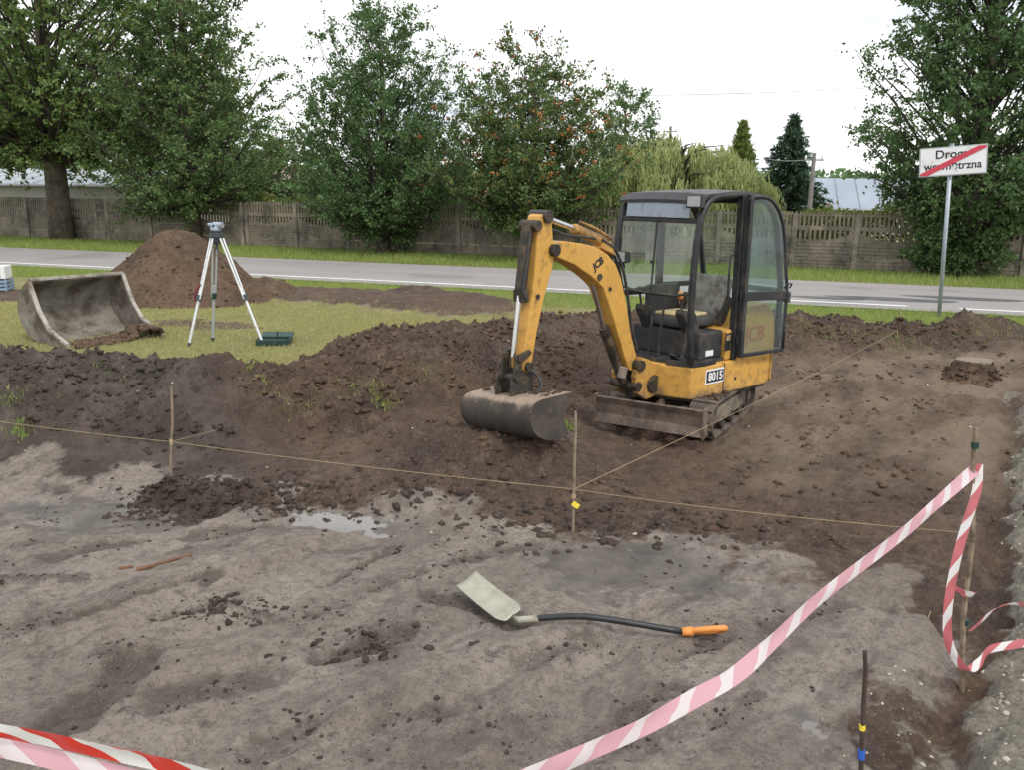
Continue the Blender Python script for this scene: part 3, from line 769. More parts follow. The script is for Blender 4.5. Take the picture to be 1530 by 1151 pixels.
house('cream_house', 'cream gabled house peeping out beside the yellow hedge', -15.2, 49, 6, 5, 1.9, 4.0, -.2 + 1.57, 'wall_cream', 'roof_brown', [(0, 1.2, .9, .9)])
house('red_roof_house', 'cream house with red tiled roof behind the berry tree', -1.6, 50, 8, 6, 1.5, 2.9, -.3, 'wall_cream', 'roof_red', [(-1, .8, .9, .8)], .25, True)
house('blue_roof_house', 'low white house with blue-grey metal roof beside the spruce', 17.6, 46, 6.5, 6, 1.35, 2.75, -.25, 'wall_white', 'roof_blue', [(0.5, .75, .9, .7), (-2, .75, .9, .7)])
house('brown_roof_house', 'pale house with weathered brown roof beyond the right-hand tree', 27.6, 42, 5.5, 6, 1.6, 3.3, -.3, 'wall_white', 'roof_brown', [(-1.5, .8, .8, .8)])

# ------------------------------------------------------------------ concrete panel fence
SPAN, PH = 1.95, .375
def panel_mesh(kind):
    m = MB(); w_ = SPAN - .10; t = .05
    if kind == 'solid':
        m.box((0, 0, PH / 2), (w_, t * .7, PH - .012))
        for k in range(4): m.box((0, -.008, PH * (k + .5) / 4), (w_ - .04, t, PH / 4 - .022))
    elif kind == 'pickets':
        m.box((0, 0, .03), (w_, t, .06)); m.box((0, 0, PH - .03), (w_, t * .8, .05))
        n = 17
        for i in range(n):
            x = -w_ / 2 + (i + .5) * w_ / n
            m.box((x, 0, PH / 2), (.052, t * .8, PH - .1))
            m.box((x, 0, PH + .022), (.045, t * .7, .055))
        for s in (-1, 1): m.box((s * (w_ / 2 - .02), 0, PH / 2), (.04, t * .8, PH - .1))
    else:                                                         # arched: solid below a hanging row of slots
        n = 15
        def arch(x): return PH * .18 + PH * .62 * (abs(x) / (w_ / 2)) ** 2.2
        ww = w_ / (2 * n)
        for i in range(2 * n):
            x = -w_ / 2 + (i + .5) * ww
            top = arch(x) if i % 2 else PH - .05
            m.box((x, 0, top / 2), (ww * 1.001, t * (.8 if i % 2 else .72), top))
        m.box((0, 0, PH - .025), (w_, t, .05))
    return m
meshes = {}
for kd in ('solid', 'pickets', 'arched'):
    o = panel_mesh(kd).obj('tmp', M['concrete']); meshes[kd] = o.data; meshes[kd].name = 'fence_panel_' + kd; bpy.data.objects.remove(o)
o = MB().box((0, 0, .74), (.13, .13, 1.56)).prism([(-.065, 1.52), (.065, 1.52), (0, 1.57)], -.065, .065).obj('tmp', M['concrete_post'], None, 0)
post_me = o.data; post_me.name = 'fence_post'; bpy.data.objects.remove(o)
rng = np.random.default_rng(5)
def fence(label, x0, x1, pattern, dz=0.0):
    ca, sa = math.cos(FA), math.sin(FA)
    n = int(round((x1 - x0) / (SPAN * ca)))
    root = empty('concrete_fence', (x0, FENCE_C + FENCE_S * x0, LAWN - .06 + dz), FA)
    tag(root, label, 'fence')
    for i in range(n + 1):
        p = link(bpy.data.objects.new('post', post_me), root); p.location = (i * SPAN, 0, 0)
        p.rotation_euler = (rng.normal(0, .012), rng.normal(0, .012), 0)
    for i in range(n):
        for r, kd in enumerate(pattern(i)):
            p = link(bpy.data.objects.new('panel', meshes[kd]), root)
            p.location = ((i + .5) * SPAN, rng.normal(0, .004), .03 + r * PH)
            p.rotation_euler = (rng.normal(0, .008), rng.normal(0, .004), 0)
    return root
STD = ['solid', 'solid', 'arched', 'pickets']
xb = float(AT(1165, 390, 23.2)[0])
fence('grey concrete panel fence with slotted top behind the big left-hand trees', -27.5, -9.2, lambda i: ['solid', 'solid', 'arched', 'pickets'] if i != 8 else ['solid'] * 4)
fence('brown weathered concrete panel fence from the yellow hedge past the willow', -9.0, 6.9, lambda i: STD)
fence('weathered concrete panel fence behind the road sign', 7.1, 23.5, lambda i: STD)

# ------------------------------------------------------------------ trees
def quads_from(P, T, S, ln, wd, fold=.0):
    """rhombic leaves: P base, T unit axis, S unit side"""
    ln = np.asarray(ln)[:, None]; wd = np.asarray(wd)[:, None]
    nrm = np.cross(T, S)
    a = P; b = P + T * ln * .45 + S * wd * .5 + nrm * ln * fold; c = P + T * ln; d = P + T * ln * .45 - S * wd * .5 + nrm * ln * fold
    V = np.stack([a, b, c, d], 1).reshape(-1, 3)
    return V, np.arange(len(V)).reshape(-1, 4)
def unit(a): return a / (np.linalg.norm(a, axis=-1, keepdims=True) + 1e-9)
def tree(name, label, base, height, trunk_r, profile, mat, seed, nsh=90, twigs=14, lpt=14, leaf=.12, first=.2, up=.45, twig_len=.7, group=None, berries=0, trunk_top=.8, lean=(0, 0), ragged=.25, droop=.0, trunks=1, bark='bark', flat=.5):
    R = np.random.default_rng(seed)
    root = empty(name, (base[0], base[1], LAWN - .03))
    tag(root, label, 'tree', group)
    hp = np.array([p[0] for p in profile]); rp_ = np.array([p[1] for p in profile])
    mt = MB()
    def trunk_pt(t, k=0):
        a = 2.4 * k
        off = (k > 0) * .35 * t * height * .25
        return np.array([lean[0] * t + .12 * math.sin(2.2 * t + seed + k) * t + off * math.cos(a), lean[1] * t + .10 * math.cos(1.7 * t + seed) * t + off * math.sin(a), t * height * trunk_top])
    for k in range(trunks):
        pts = [trunk_pt(t, k) for t in np.linspace(0, 1, 12)]
        rr = [trunk_r * (1.15 if i == 0 else 1) * (1 - .85 * (i / 11) ** 1.3) * (1 if k == 0 else .7) + .012 for i in range(12)]
        mt.tube(pts, rr, 12)
    tr = mt.obj('trunk', M[bark], root, smooth=True)
    mb = MB()
    LP, LT, BP = [], [], []
    ga = math.pi * (3 - math.sqrt(5))
    hg = np.linspace(hp[0], hp[-1], 60); cdf = np.cumsum(np.interp(hg, hp, rp_) ** 1.3 + .25); cdf = (cdf - cdf[0]) / (cdf[-1] - cdf[0])
    for i in range(nsh):
        f = (i + .5) / nsh
        az = i * ga + R.normal(0, .35)
        he = np.interp(f, cdf, hg)
        he = np.clip(he + R.normal(0, .04) * height, hp[0], hp[-1] * 1.02)
        re = np.interp(he, hp, rp_) * np.clip(1 + R.normal(-.08, ragged), .35, 1.25)
        hs = max(first * height * .8 + R.random() * .3, he - re * (up + R.random() * .55) - R.random() * .1 * height)
        hs = min(hs, height * trunk_top * .98)
        if he < first * height: hs = min(first * height + .5 * R.random(), height * .8)
        p0 = trunk_pt(hs / (height * trunk_top), i % trunks)
        p2 = np.array([lean[0] * .6 + re * math.cos(az), lean[1] * .6 + re * math.sin(az), he])
        mid = p0 * .5 + p2 * .5
        mid[2] += (-.16 if up > .5 else .12) * re
        pm = []
        for t in np.linspace(0, 1, 7): pm.append((1 - t) ** 2 * p0 + 2 * t * (1 - t) * mid + t * t * p2)
        pm = np.array(pm); pm[1:-1] += R.normal(0, .05, (5, 3))
        br = max(.012, trunk_r * .28 * (1 - .7 * f))
        mb.tube(pm, list(np.linspace(br, .008, 7)), 5, False)
        d_end = unit(p2 - pm[3])
        dens = R.choice([.45, .8, 1.15, 1.5, 1.7])
        for q in range(twigs):
            t = .28 + .72 * ((q + R.random()) / twigs)
            x = t * 6; k = min(int(x), 5); p = pm[k] * (1 - x + k) + pm[k + 1] * (x - k)
            dr = unit(R.normal(0, 1, 3) * np.array([1, 1, .7]) + d_end * .9 + np.array([0, 0, up * .5 - droop]))
            tl = twig_len * (.5 + .8 * R.random()) * (1.15 - .45 * t)
            nl = max(3, int(lpt * dens))
            s = (np.arange(nl) + R.random(nl)) / nl
            pp = p + dr * tl * (.35 + .65 * s[:, None]) + R.normal(0, .05 + .13 * tl * s[:, None] ** 2, (nl, 3)) * np.array([1, 1, .6]) + np.outer(s * s, [0, 0, -(droop + .12) * tl])
            LP.append(pp)
            LT.append(unit(dr * .5 + R.normal(0, .75, (nl, 3)) + np.array([0, 0, -.25])))
            if q % 4 == 0: mb.tube([p, p + dr * tl * .5 + np.array([0, 0, -.12 * droop * tl]), p + dr * tl + np.array([0, 0, -droop * tl])], [.009, .006, .003], 3, False)
            if berries and R.random() < berries * sstep(1.6, 2.6, p[2]): BP.append(pp[-1])
    mb.obj('branches', M['bark_thin'], root)['kind'] = 'stuff'
    P = np.concatenate(LP); T = np.concatenate(LT)
    n = len(P)
    nr = unit(R.normal(0, 1, (n, 3)) + np.array([0, 0, flat]) * 1.6)
    S = unit(np.cross(nr, T))
    ll = leaf * R.uniform(.65, 1.3, n)
    V, Fq_ = quads_from(P, T, S, ll, ll * .62, .06)
    o = obj_np('crown', V, Fq_, M[mat], root); o['kind'] = 'stuff'
    if BP:
        V, Fq_ = [], []
        ico = np.array([(0, 0, 1), (.9, 0, .2), (.28, .86, .2), (-.73, .53, .2), (-.73, -.53, .2), (.28, -.86, .2), (0, 0, -.9)])
        fi = [(0, a, b) for a, b in ((1, 2), (2, 3), (3, 4), (4, 5), (5, 1))] + [(6, b, a) for a, b in ((1, 2), (2, 3), (3, 4), (4, 5), (5, 1))]
        for p in BP:
            for _ in range(7):
                c = p + R.normal(0, .06, 3) * np.array([1, 1, .5]); b = len(V) * 7
                V.append(c + ico * .032); Fq_ += [(b + i, b + j, b + k) for i, j, k in fi]
        o = obj_np('berries', np.concatenate(V), np.array(Fq_), M['berry'], root); o['kind'] = 'stuff'
    return root

tree('maple_tree', 'tall broadleaf tree with thick bare trunk in front of the shed', (-16.5, 31.0), 13.5, .40,
     [(2.2, 2.6), (3.2, 4.8), (6, 5.6), (9, 5.4), (12, 3.5), (13.5, 1)], 'leaf_maple', 11, 210, 11, 28, .14, .24, .5, .95, bark='bark', trunk_top=.78)
tree('hornbeam_tree', 'leaning dark-leaved tree behind the levelling tripod', (-11.0, 29.2), 12.0, .24,
     [(1.2, 1.6), (2.2, 2.8), (4, 3.1), (6, 2.7), (8.5, 1.9), (12, .5)], 'leaf_linden', 12, 170, 10, 30, .112, .13, .55, .85, trunks=2)
tree('hornbeam_tree', 'dense egg-shaped dark green tree with upright shoots by the fence', (-4.05, 26.3), 7.6, .2,
     [(.3, .6), (1.0, 1.1), (1.9, 2.5), (3.6, 2.75), (5.2, 2.35), (6.6, 1.6), (7.7, .6)], 'leaf_dark', 13, 190, 10, 30, .095, .06, .9, .75, ragged=.16)
tree('rowan_tree', 'rounded rowan tree hung with orange berries behind the digger arm', (.55, 24.4), 5.8, .14,
     [(1.1, 1.0), (1.7, 2.1), (2.6, 2.6), (3.8, 2.5), (4.9, 1.9), (5.9, .7)], 'leaf_rowan', 14, 150, 10, 28, .10, .2, .6, .7, berries=.24, trunks=2)
tree('linden_tree', 'tall dense dark tree behind the road sign', (11.3, 21.2), 12.5, .22,
     [(.2, .5), (1.0, .9), (1.7, 1.7), (2.6, 2.4), (4.2, 2.7), (6.3, 2.5), (9, 1.8), (12.5, .5)], 'leaf_dark', 15, 260, 10, 29, .10, .05, .5, .7, ragged=.14)
tree('linden_tree', 'broad tree reaching in over the road from the right', (16.2, 21.3), 11.5, .25,
     [(3.8, 1.2), (5, 2.6), (7, 3.2), (9.5, 2.4), (11.5, .6)], 'leaf_linden', 16, 90, 13, 14, .115, .35, .5, .8)
# trees standing farther back
tree('birch_tree', 'pale green feathery tree rising behind the berry tree', (6.0, 47), 7.6, .2, [(1.5, 1.2), (3, 2.4), (5, 2.6), (6.6, 1.8), (7.7, .4)], 'leaf_far', 21, 70, 12, 13, .17, .2, .6, .8)
tree('background_tree', 'dark rounded tree behind the yellow hedge', (-10.6, 42), 4.9, .2, [(.4, 1.8), (1.5, 2.6), (3, 2.7), (4.2, 1.8), (5, .5)], 'leaf_linden', 22, 80, 12, 12, .17, .1, .5, .8)
tree('background_tree', 'green tree filling the gap behind the leaning tree', (-15.5, 45), 7.5, .2, [(.6, 2.2), (2, 3.4), (4.2, 3.4), (6.3, 2.2), (7.6, .5)], 'leaf_linden', 23, 90, 12, 12, .18, .1, .5, .9)
tree('background_tree', 'tall tree beyond the left end of the shed roof', (-29, 47), 12.5, .35, [(2.6, 2.5), (5, 5), (8, 5.2), (11, 3.2), (12.6, .8)], 'leaf_maple', 24, 110, 12, 12, .2, .2, .5, 1.1)
tree('background_tree', 'tree showing between the thick trunk and the leaning tree', (-19.6, 48), 11.5, .3, [(2.5, 2.2), (4.5, 4.2), (7.5, 4.3), (10, 2.8), (11.6, .8)], 'leaf_maple', 25, 100, 12, 12, .2, .2, .5, 1.0)
tree('background_tree', 'low green tree between the egg-shaped tree and the berry tree', (-3.5, 39), 4.6, .2, [(.4, 1.6), (1.6, 2.6), (3, 2.6), (4.0, 1.5), (4.7, .4)], 'leaf_dark', 26, 70, 12, 12, .16, .1, .5, .8)
tree('background_tree', 'small dark tree behind the road-sign tree', (17.3, 33), 4.2, .15, [(.4, 1.2), (1.4, 2.0), (2.8, 1.9), (4.2, .5)], 'leaf_dark', 27, 60, 11, 12, .14, .1, .5, .7)
tree('sapling_shrub', 'leafy shrub crowding the foot of the road-sign tree', (10.7, 21.05), 1.7, .05, [(.1, .4), (.6, .7), (1.2, .6), (1.8, .2)], 'leaf_dark', 28, 50, 10, 12, .10, .05, .7, .4, bark='bark_thin')

def willow(base, seed=31):
    R = np.random.default_rng(seed)
    root = tag(empty('weeping_willow', (*base, LAWN - .03)), 'weeping willow with pale yellow-green hanging strands behind the cab', 'tree')
    MB().tube([(0, 0, 0), (.05, .05, 1.2), (-.05, 0, 2.2), (.1, 0, 3.3)], [.28, .22, .18, .08], 10).obj('trunk', M['bark'], root, smooth=True)
    mb = MB(); V, Fq_ = [], []; LP, LT = [], []
    for i in range(150):                                           # fronds: bunches of hanging strands
        az = R.random() * 2 * math.pi; rr = math.sqrt(R.random())
        rx, ry = 3.05 * rr * math.cos(az), 2.3 * rr * math.sin(az)
        zt = 3.45 - 1.35 * rr ** 2.6 + R.normal(0, .16)
        mb.tube([(0, 0, 2.3 * R.uniform(.6, 1)), (rx * .5, ry * .5, zt * .98), (rx, ry, zt)], [.05, .03, .008], 5, False)
        fl_ = R.uniform(.9, 2.9)
        for s in range(13):
            ox, oy = rx + R.normal(0, .13), ry + R.normal(0, .13)
            z0_ = zt - abs(R.normal(0, .12))
            ln = min(fl_ * R.uniform(.55, 1.1), z0_ - .3)
            n = int(ln * 15) + 3
            t = (np.arange(n) + R.random(n)) / n
            curl = R.uniform(.1, .45)
            px_ = ox + math.cos(az) * curl * np.sqrt(t) + R.normal(0, .02, n)
            py_ = oy + math.sin(az) * curl * np.sqrt(t) + R.normal(0, .02, n)
            LP.append(np.stack([px_, py_, z0_ - ln * t ** 1.25 + .08], -1))
            LT.append(unit(R.normal(0, .22, (n, 3)) + np.array([0, 0, -1.0])))
    mb.obj('branches', M['bark_thin'], root)['kind'] = 'stuff'
    P = np.concatenate(LP); T = np.concatenate(LT); n = len(P)
    S = unit(np.cross(R.normal(0, 1, (n, 3)), T)); ll = R.uniform(.13, .24, n)
    V, Fq_ = quads_from(P, T, S, ll, ll * .2)
    o = obj_np('crown', V, Fq_, M['leaf_willow'], root); o['kind'] = 'stuff'
willow((4.95, 27.0))

def conifer(name, label, base, height, rad, mat, seed, drop, rows=26):
    R = np.random.default_rng(seed)
    root = tag(empty(name, (*base, LAWN - .03)), label, 'tree')
    MB().tube([(0, 0, 0), (0, 0, height * .5), (0, 0, height)], [.13, .08, .01], 8).obj('trunk', M['bark'], root, smooth=True)
    mb = MB(); LP, LT = [], []
    for i in range(rows):
        h0 = height * (.05 + .95 * i / rows)
        rr = rad * (1 - i / rows) ** 1.0 + .02
        for k in range(9):
            az = k * 2 * math.pi / 9 + i * .7 + R.normal(0, .2); r1 = rr * R.uniform(.45, 1.12)
            e = np.array([r1 * math.cos(az), r1 * math.sin(az), h0 - drop * r1])
            m_ = np.array([0, 0, h0]); mb.tube([m_, (m_ + e) / 2 + [0, 0, .06], e], [.02, .014, .005], 4, False)
            n = int(26 + 75 * r1)
            t = R.random(n) ** .7
            LP.append(m_ + (e - m_) * t[:, None] + R.normal(0, .055, (n, 3)) * np.array([1, 1, .8]))
            LT.append(unit((e - m_) * .8 + R.normal(0, .5, (n, 3)) + np.array([0, 0, -.25 if drop > 0 else .8])))
    mb.obj('branches', M['bark_thin'], root)['kind'] = 'stuff'
    P = np.concatenate(LP); T = np.concatenate(LT); n = len(P)
    S = unit(np.cross(R.normal(0, 1, (n, 3)), T)); ll = R.uniform(.12, .24, n)
    V, Fq_ = quads_from(P, T, S, ll, ll * .35)
    o = obj_np('crown', V, Fq_, M[mat], root); o['kind'] = 'stuff'
conifer('spruce_tree', 'dark pointed spruce standing beside the blue-roofed house', (12.9, 40.5), 5.7, 2.9, 'leaf_spruce', 41, .22)
conifer('thuja_tree', 'yellow-green pointed conifer above the weeping willow', (10.3, 39.5), 5.2, 1.4, 'leaf_thuja', 42, -.6, 30)

def hedge(label, x0, x1, c, h, dep, seed, mat='leaf_hedge'):
    R = np.random.default_rng(seed)
    yb = lambda x: c + FENCE_S * x
    root = tag(empty('hedge', ((x0 + x1) / 2, yb((x0 + x1) / 2), LAWN - .03), FA), label, 'hedge')
    ln = (x1 - x0) / math.cos(FA)
    st = MB()
    for i in range(int(ln / .6)):
        x = -ln / 2 + .3 + i * .6
        st.tube([(x, 0, 0), (x + .05, .03, h * .5), (x - .04, 0, h * .9)], [.03, .02, .006], 5)
    st.obj('stems', M['bark_thin'], root)
    n = int(ln * h * 900)
    x = R.uniform(-ln / 2, ln / 2, n); u = R.random(n)
    hh = h * (.93 + .12 * np.sin(x * 2.3 + seed) * np.sin(x * .9))
    P = np.stack([x, dep / 2 * np.sin(R.uniform(-1.6, 1.6, n)), hh * np.sqrt(u) + R.normal(0, .05, n)], -1)
    T = unit(R.normal(0, 1, (n, 3)) + [0, 0, .3]); S = unit(np.cross(R.normal(0, 1, (n, 3)) + [0, 0, 1], T)); ll = R.uniform(.07, .15, n)
    V, Fq_ = quads_from(P, T, S, ll, ll * .6, .05)
    o = obj_np('foliage', V, Fq_, M[mat], root); o['kind'] = 'stuff'
hedge('clipped yellow-green hedge above the fence beside the leaning tree', -9.6, -4.6, FENCE_C + .9, 1.78, .9, 3)
hedge('clipped light green hedge behind the fence right of the cab', 6.4, 11.0, FENCE_C + 1.0, 1.72, .9, 4)
hedge('dark green hedge behind the fence below the berry tree', -3.0, 4.2, FENCE_C + 2.4, 1.75, 1.1, 6, 'leaf_dark')
hedge('green hedge behind the fence beyond the road sign', 12.5, 21.0, FENCE_C + 1.2, 1.65, .9, 7, 'leaf_far')

# far wood closing the horizon
R = np.random.default_rng(9)
n = 26000
xx = R.uniform(-130, 130, n); yy = 95 + R.uniform(0, 26, n)
top = 2.6 + 2.2 * fbm(xx * .11, yy * .05, 91, 4) + 1.2 * fbm(xx * .4, yy * .1, 92, 2)
P = np.stack([xx, yy, LAWN + top * np.sqrt(R.random(n))], -1)
T = unit(R.normal(0, 1, (n, 3))); S = unit(np.cross(R.normal(0, 1, (n, 3)), T)); ll = R.uniform(.5, 1.3, n)
V, Fq_ = quads_from(P, T, S, ll, ll * .7, .05)
tag(obj_np('distant_wood', V, Fq_, M['leaf_far']), 'far-off belt of trees closing the horizon', 'wood', kind='stuff')

def pole(label, px, ptop, y, arm=True):
    t = AT(px, ptop, y)
    root = tag(empty('utility_pole', (t[0], y, LAWN)), label, 'pole')
    MB().tube([(0, 0, 0), (0, 0, t[2] - LAWN)], [.12, .08], 10).obj('pole', M['pole'], root, smooth=False)
    MB().bar((-.42, 0, t[2] - LAWN - .3), (.42, 0, t[2] - LAWN - .3), .06, .06).obj('crossarm', M['pole'], root)
    for s in (-.36, 0, .36): MB().tube([(s, 0, t[2] - LAWN - .3), (s, 0, t[2] - LAWN - .2), (s, 0, t[2] - LAWN - .1)], [.03, .055, .03], 8).obj('insulator', M['white_paint'], root)
    return t
t1 = pole('concrete utility pole standing by the spruce', 1217, 228, 38)
t2 = pole('concrete utility pole top showing above the willow', 1002, 188, 52)
a, b = AT(640, 139, 60), AT(1560, 112, 60)
pts = [a + (b - a) * t + np.array([0, 0, -.6 * 4 * t * (1 - t)]) for t in np.linspace(0, 1, 25)]
tag(MB().tube(pts, .018, 5).obj('overhead_cable', M['cable']), 'thin overhead cable crossing the pale sky', 'cable')
a = t1 + np.array([0, 0, -.25]); b = AT(1140, 236, 36)
tag(MB().tube([a + (b - a) * t + np.array([0, 0, -.1 * 4 * t * (1 - t)]) for t in np.linspace(0, 1, 9)], .014, 5).obj('overhead_cable', M['cable']), 'short service cable leaving the pole by the spruce', 'cable')

# ------------------------------------------------------------------ grass
def blades(name, label, x, y, ln, wd, mat, seed, lean=.5, zoff=-.005):
    R = np.random.default_rng(seed)
    n = len(x)
    z = terrain(x, y)[0] + zoff
    az = R.uniform(0, 2 * math.pi, n); le = np.abs(R.normal(0, lean, n))
    ln = ln * R.uniform(.5, 1.35, n)
    tip = np.stack([np.cos(az) * le * ln, np.sin(az) * le * ln, ln * np.cos(np.minimum(le, 1.2))], -1)
    sa = R.uniform(0, 2 * math.pi, n); sd = np.stack([np.cos(sa), np.sin(sa), 0 * sa], -1) * (wd * R.uniform(.6, 1.3, n))[:, None]
    b = np.stack([x, y, z], -1)
    V = np.stack([b - sd * .5, b + sd * .5, b + tip], 1).reshape(-1, 3)
    o = obj_np(name, V, np.arange(len(V)).reshape(-1, 3), M[mat])
    return tag(o, label, 'grass', kind='stuff')
R = np.random.default_rng(77)
def scatter(n, x0, x1, y0, y1, keep):
    x = R.uniform(x0, x1, n); y = R.uniform(y0, y1, n)
    k = keep(x, y)
    return x[k], y[k]
def lawn_keep(x, y):
    t = terrain(x, y)
    return (R.random(len(x)) < t[3] * (.45 + .8 * fbm(x * 1.4, y * 1.4, 61, 3))) & (road_c(x, y) < 15.9)
x, y = scatter(230000, -9.5, 1.0, 8.4, 17.5, lawn_keep)
blades('lawn_grass', 'short yellowish mown grass of the lawn around the tripod', x, y, .042, .010, 'grass_lawn', 1, .7)
def verge_keep(x, y):
    c = road_c(x, y)
    t = terrain(x, y)
    edge = c + .35 * (fbm(x * 2, y * 2, 62, 3) - .5)
    return (R.random(len(x)) < t[3]) & (c > 14.7) & (edge < ROAD_N - .02) & (x < 12.5)
x, y = scatter(420000, -15, 12.5, 11.2, 21.8, verge_keep)
blades('verge_grass', 'green grass verge along the near edge of the road', x, y, .075, .011, 'grass_verge', 2, .55)
def far_keep(x, y):
    c = road_c(x, y)
    edge = c + .3 * (fbm(x * 1.5, y * 1.5, 63, 3) - .5)
    return (edge > ROAD_F + .02) & (y < FENCE_C + FENCE_S * x + .1)
x, y = scatter(300000, -26, 17, 15, 35, far_keep)
x, y = x[:110000], y[:110000]
blades('verge_grass', 'green grass strip between the road and the concrete fence', x, y, .14, .018, 'grass_verge', 3, .5)
# tufts and weeds left on the spoil bank
tx, ty = [], []
for px, py, r, n in ((30, 655, .05, 170), (72, 588, .08, 40), (12, 592, .06, 90), (572, 613, .06, 220), (395, 578, .05, 60), (470, 602, .12, 60), (420, 618, .12, 60), (375, 560, .05, 90), (540, 580, .12, 100), (845, 640, .06, 160), (1350, 505, .30, 420), (1480, 500, .25, 350), (1250, 500, .25, 160), (1200, 487, .25, 260), (160, 560, .10, 60), (640, 560, .14, 90)):
    c = None
    for zt in np.linspace(.7, 0, 36):
        c = G(px, py, zt)
        if hz(c[0], c[1]) >= zt: break
    tx.append(c[0] + R.normal(0, r, n)); ty.append(c[1] + R.normal(0, r * .8, n))
blades('weed_tufts', 'scattered green grass tufts on the dug soil banks', np.concatenate(tx), np.concatenate(ty), .05, .009, 'grass_verge', 4, .8)

# ------------------------------------------------------------------ soil clods and stones (uncountable)
ICO = None
def ico():
    t = (1 + 5 ** .5) / 2
    v = np.array([(-1, t, 0), (1, t, 0), (-1, -t, 0), (1, -t, 0), (0, -1, t), (0, 1, t), (0, -1, -t), (0, 1, -t), (t, 0, -1), (t, 0, 1), (-t, 0, -1), (-t, 0, 1)]) / math.sqrt(1 + t * t)
    f = np.array([(0, 11, 5), (0, 5, 1), (0, 1, 7), (0, 7, 10), (0, 10, 11), (1, 5, 9), (5, 11, 4), (11, 10, 2), (10, 7, 6), (7, 1, 8), (3, 9, 4), (3, 4, 2), (3, 2, 6), (3, 6, 8), (3, 8, 9), (4, 9, 5), (2, 4, 11), (6, 2, 10), (8, 6, 7), (9, 8, 1)])
    return v, f
def clods(name, label, P, size, mat, seed, flat=.65, cat='soil', parent=None):
    R = np.random.default_rng(seed); v, f = ico(); n = len(P)
    VV = v[None] * R.uniform(.5, 1.35, (n, 12, 1)) * np.stack([R.uniform(.7, 1.4, n), R.uniform(.7, 1.4, n), np.full(n, flat)], -1)[:, None]
    az = R.uniform(0, 6.28, n); c, s = np.cos(az)[:, None], np.sin(az)[:, None]
    VV = np.stack([VV[..., 0] * c - VV[..., 1] * s, VV[..., 0] * s + VV[..., 1] * c, VV[..., 2]], -1) * np.asarray(size)[:, None, None] + np.asarray(P)[:, None]
    FF = (f[None] + (np.arange(n) * 12)[:, None, None]).reshape(-1, 3)
    o = obj_np(name, VV.reshape(-1, 3), FF, M[mat], parent, smooth=False)
    return tag(o, label, cat, kind='stuff')
def soil_pts(n, x0, x1, y0, y1, fn, seed):
    R = np.random.default_rng(seed)
    x, y = R.uniform(x0, x1, n), R.uniform(y0, y1, n)
    t = terrain(x, y)
    k = R.random(n) < fn(x, y, t)
    return np.stack([x[k], y[k], t[0][k]], -1)
P = soil_pts(110000, -7.5, 6.5, 4.8, 14, lambda x, y, t: t[1] * t[5] * (.14 + .8 * sstep(.08, .3, t[0])) * sstep(.3, .65, fbm(x * 1.7, y * 1.7, 64, 3)), 5)
sz = .006 + .036 * np.random.default_rng(6).random(len(P)) ** 4
gk_ = poly_sd(P[:, 0], P[:, 1], GREYBANK) + fbm(P[:, 0] * 1.5, P[:, 1] * 1.5, 81, 3) - .5 > 0
clods('soil_clods', 'crumbly brown soil clods strewn over the spoil banks', P[~gk_], sz[~gk_], 'soil', 7)
clods('soil_clods', 'crumbly grey soil clods strewn over the dark left-hand bank', P[gk_], sz[gk_], 'soil_grey', 18)
P = soil_pts(9000, -4.5, 3.2, 2.5, 6.5, lambda x, y, t: (1 - t[1]) * sstep(.50, .72, fbm(x * 1.9, y * 1.9, 66, 3)) * .7, 8)
sz = .002 + .014 * np.random.default_rng(9).random(len(P)) ** 5.0
clods('floor_crumbs', 'small dark crumbs of soil lying on the trampled floor', P, sz, 'soil_dark', 10)
P = soil_pts(9000, 1.0, 4.8, 2.3, 8.5, lambda x, y, t: t[4], 12)
sz = .003 + .014 * np.random.default_rng(13).random(len(P)) ** 3
clods('gravel_stones', 'pale crushed stone along the right-hand edge', P, sz, 'stone_pale', 14, .7, 'gravel')
# crumbs gathered along the scrape marks and round the little soil pile
Rc = np.random.default_rng(55); cpts, csz = [], []
for ax_, ay_, bx_, by_, w0, d0, k0 in STROKES:
    n = int(70 * k0)
    if not n: continue
    t = Rc.random(n); cpts.append(np.stack([ax_ + (bx_ - ax_) * t + Rc.normal(0, w0 * .8, n), ay_ + (by_ - ay_) * t + Rc.normal(0, w0 * .8, n)], -1)); csz.append(.002 + .013 * Rc.random(n) ** 4)
for px, py, rr_, n, mx_ in ((255, 735, .16, 420, .03), (310, 750, .22, 420, .026), (215, 750, .12, 160, .022), (375, 750, .14, 160, .02), (545, 965, .16, 160, .022), (355, 915, .13, 160, .024), (430, 745, .3, 300, .035), (600, 745, .35, 300, .035), (800, 790, .3, 200, .03), (1050, 790, .4, 200, .03), (870, 770, .3, 160, .03)):
    c = G(px, py)[:2]; cpts.append(c + Rc.normal(0, 1, (n, 2)) * np.array([rr_, rr_ * .6])); csz.append(.004 + mx_ * Rc.random(n) ** 3)
cpts = np.concatenate(cpts); csz = np.concatenate(csz)
clods('mud_crumbs', 'dark mud crumbs gathered along scrape marks on the floor', np.column_stack([cpts, terrain(cpts[:, 0], cpts[:, 1])[0]]), csz, 'soil_dark', 56)
P = soil_pts(160, -6, 6, 2.5, 11, lambda x, y, t: t[5] * .3, 15)
clods('pale_pebbles', 'few pale pebbles scattered over the dug soil', P, .006 + .012 * np.random.default_rng(16).random(len(P)), 'stone_pale', 17, .7, 'pebbles')
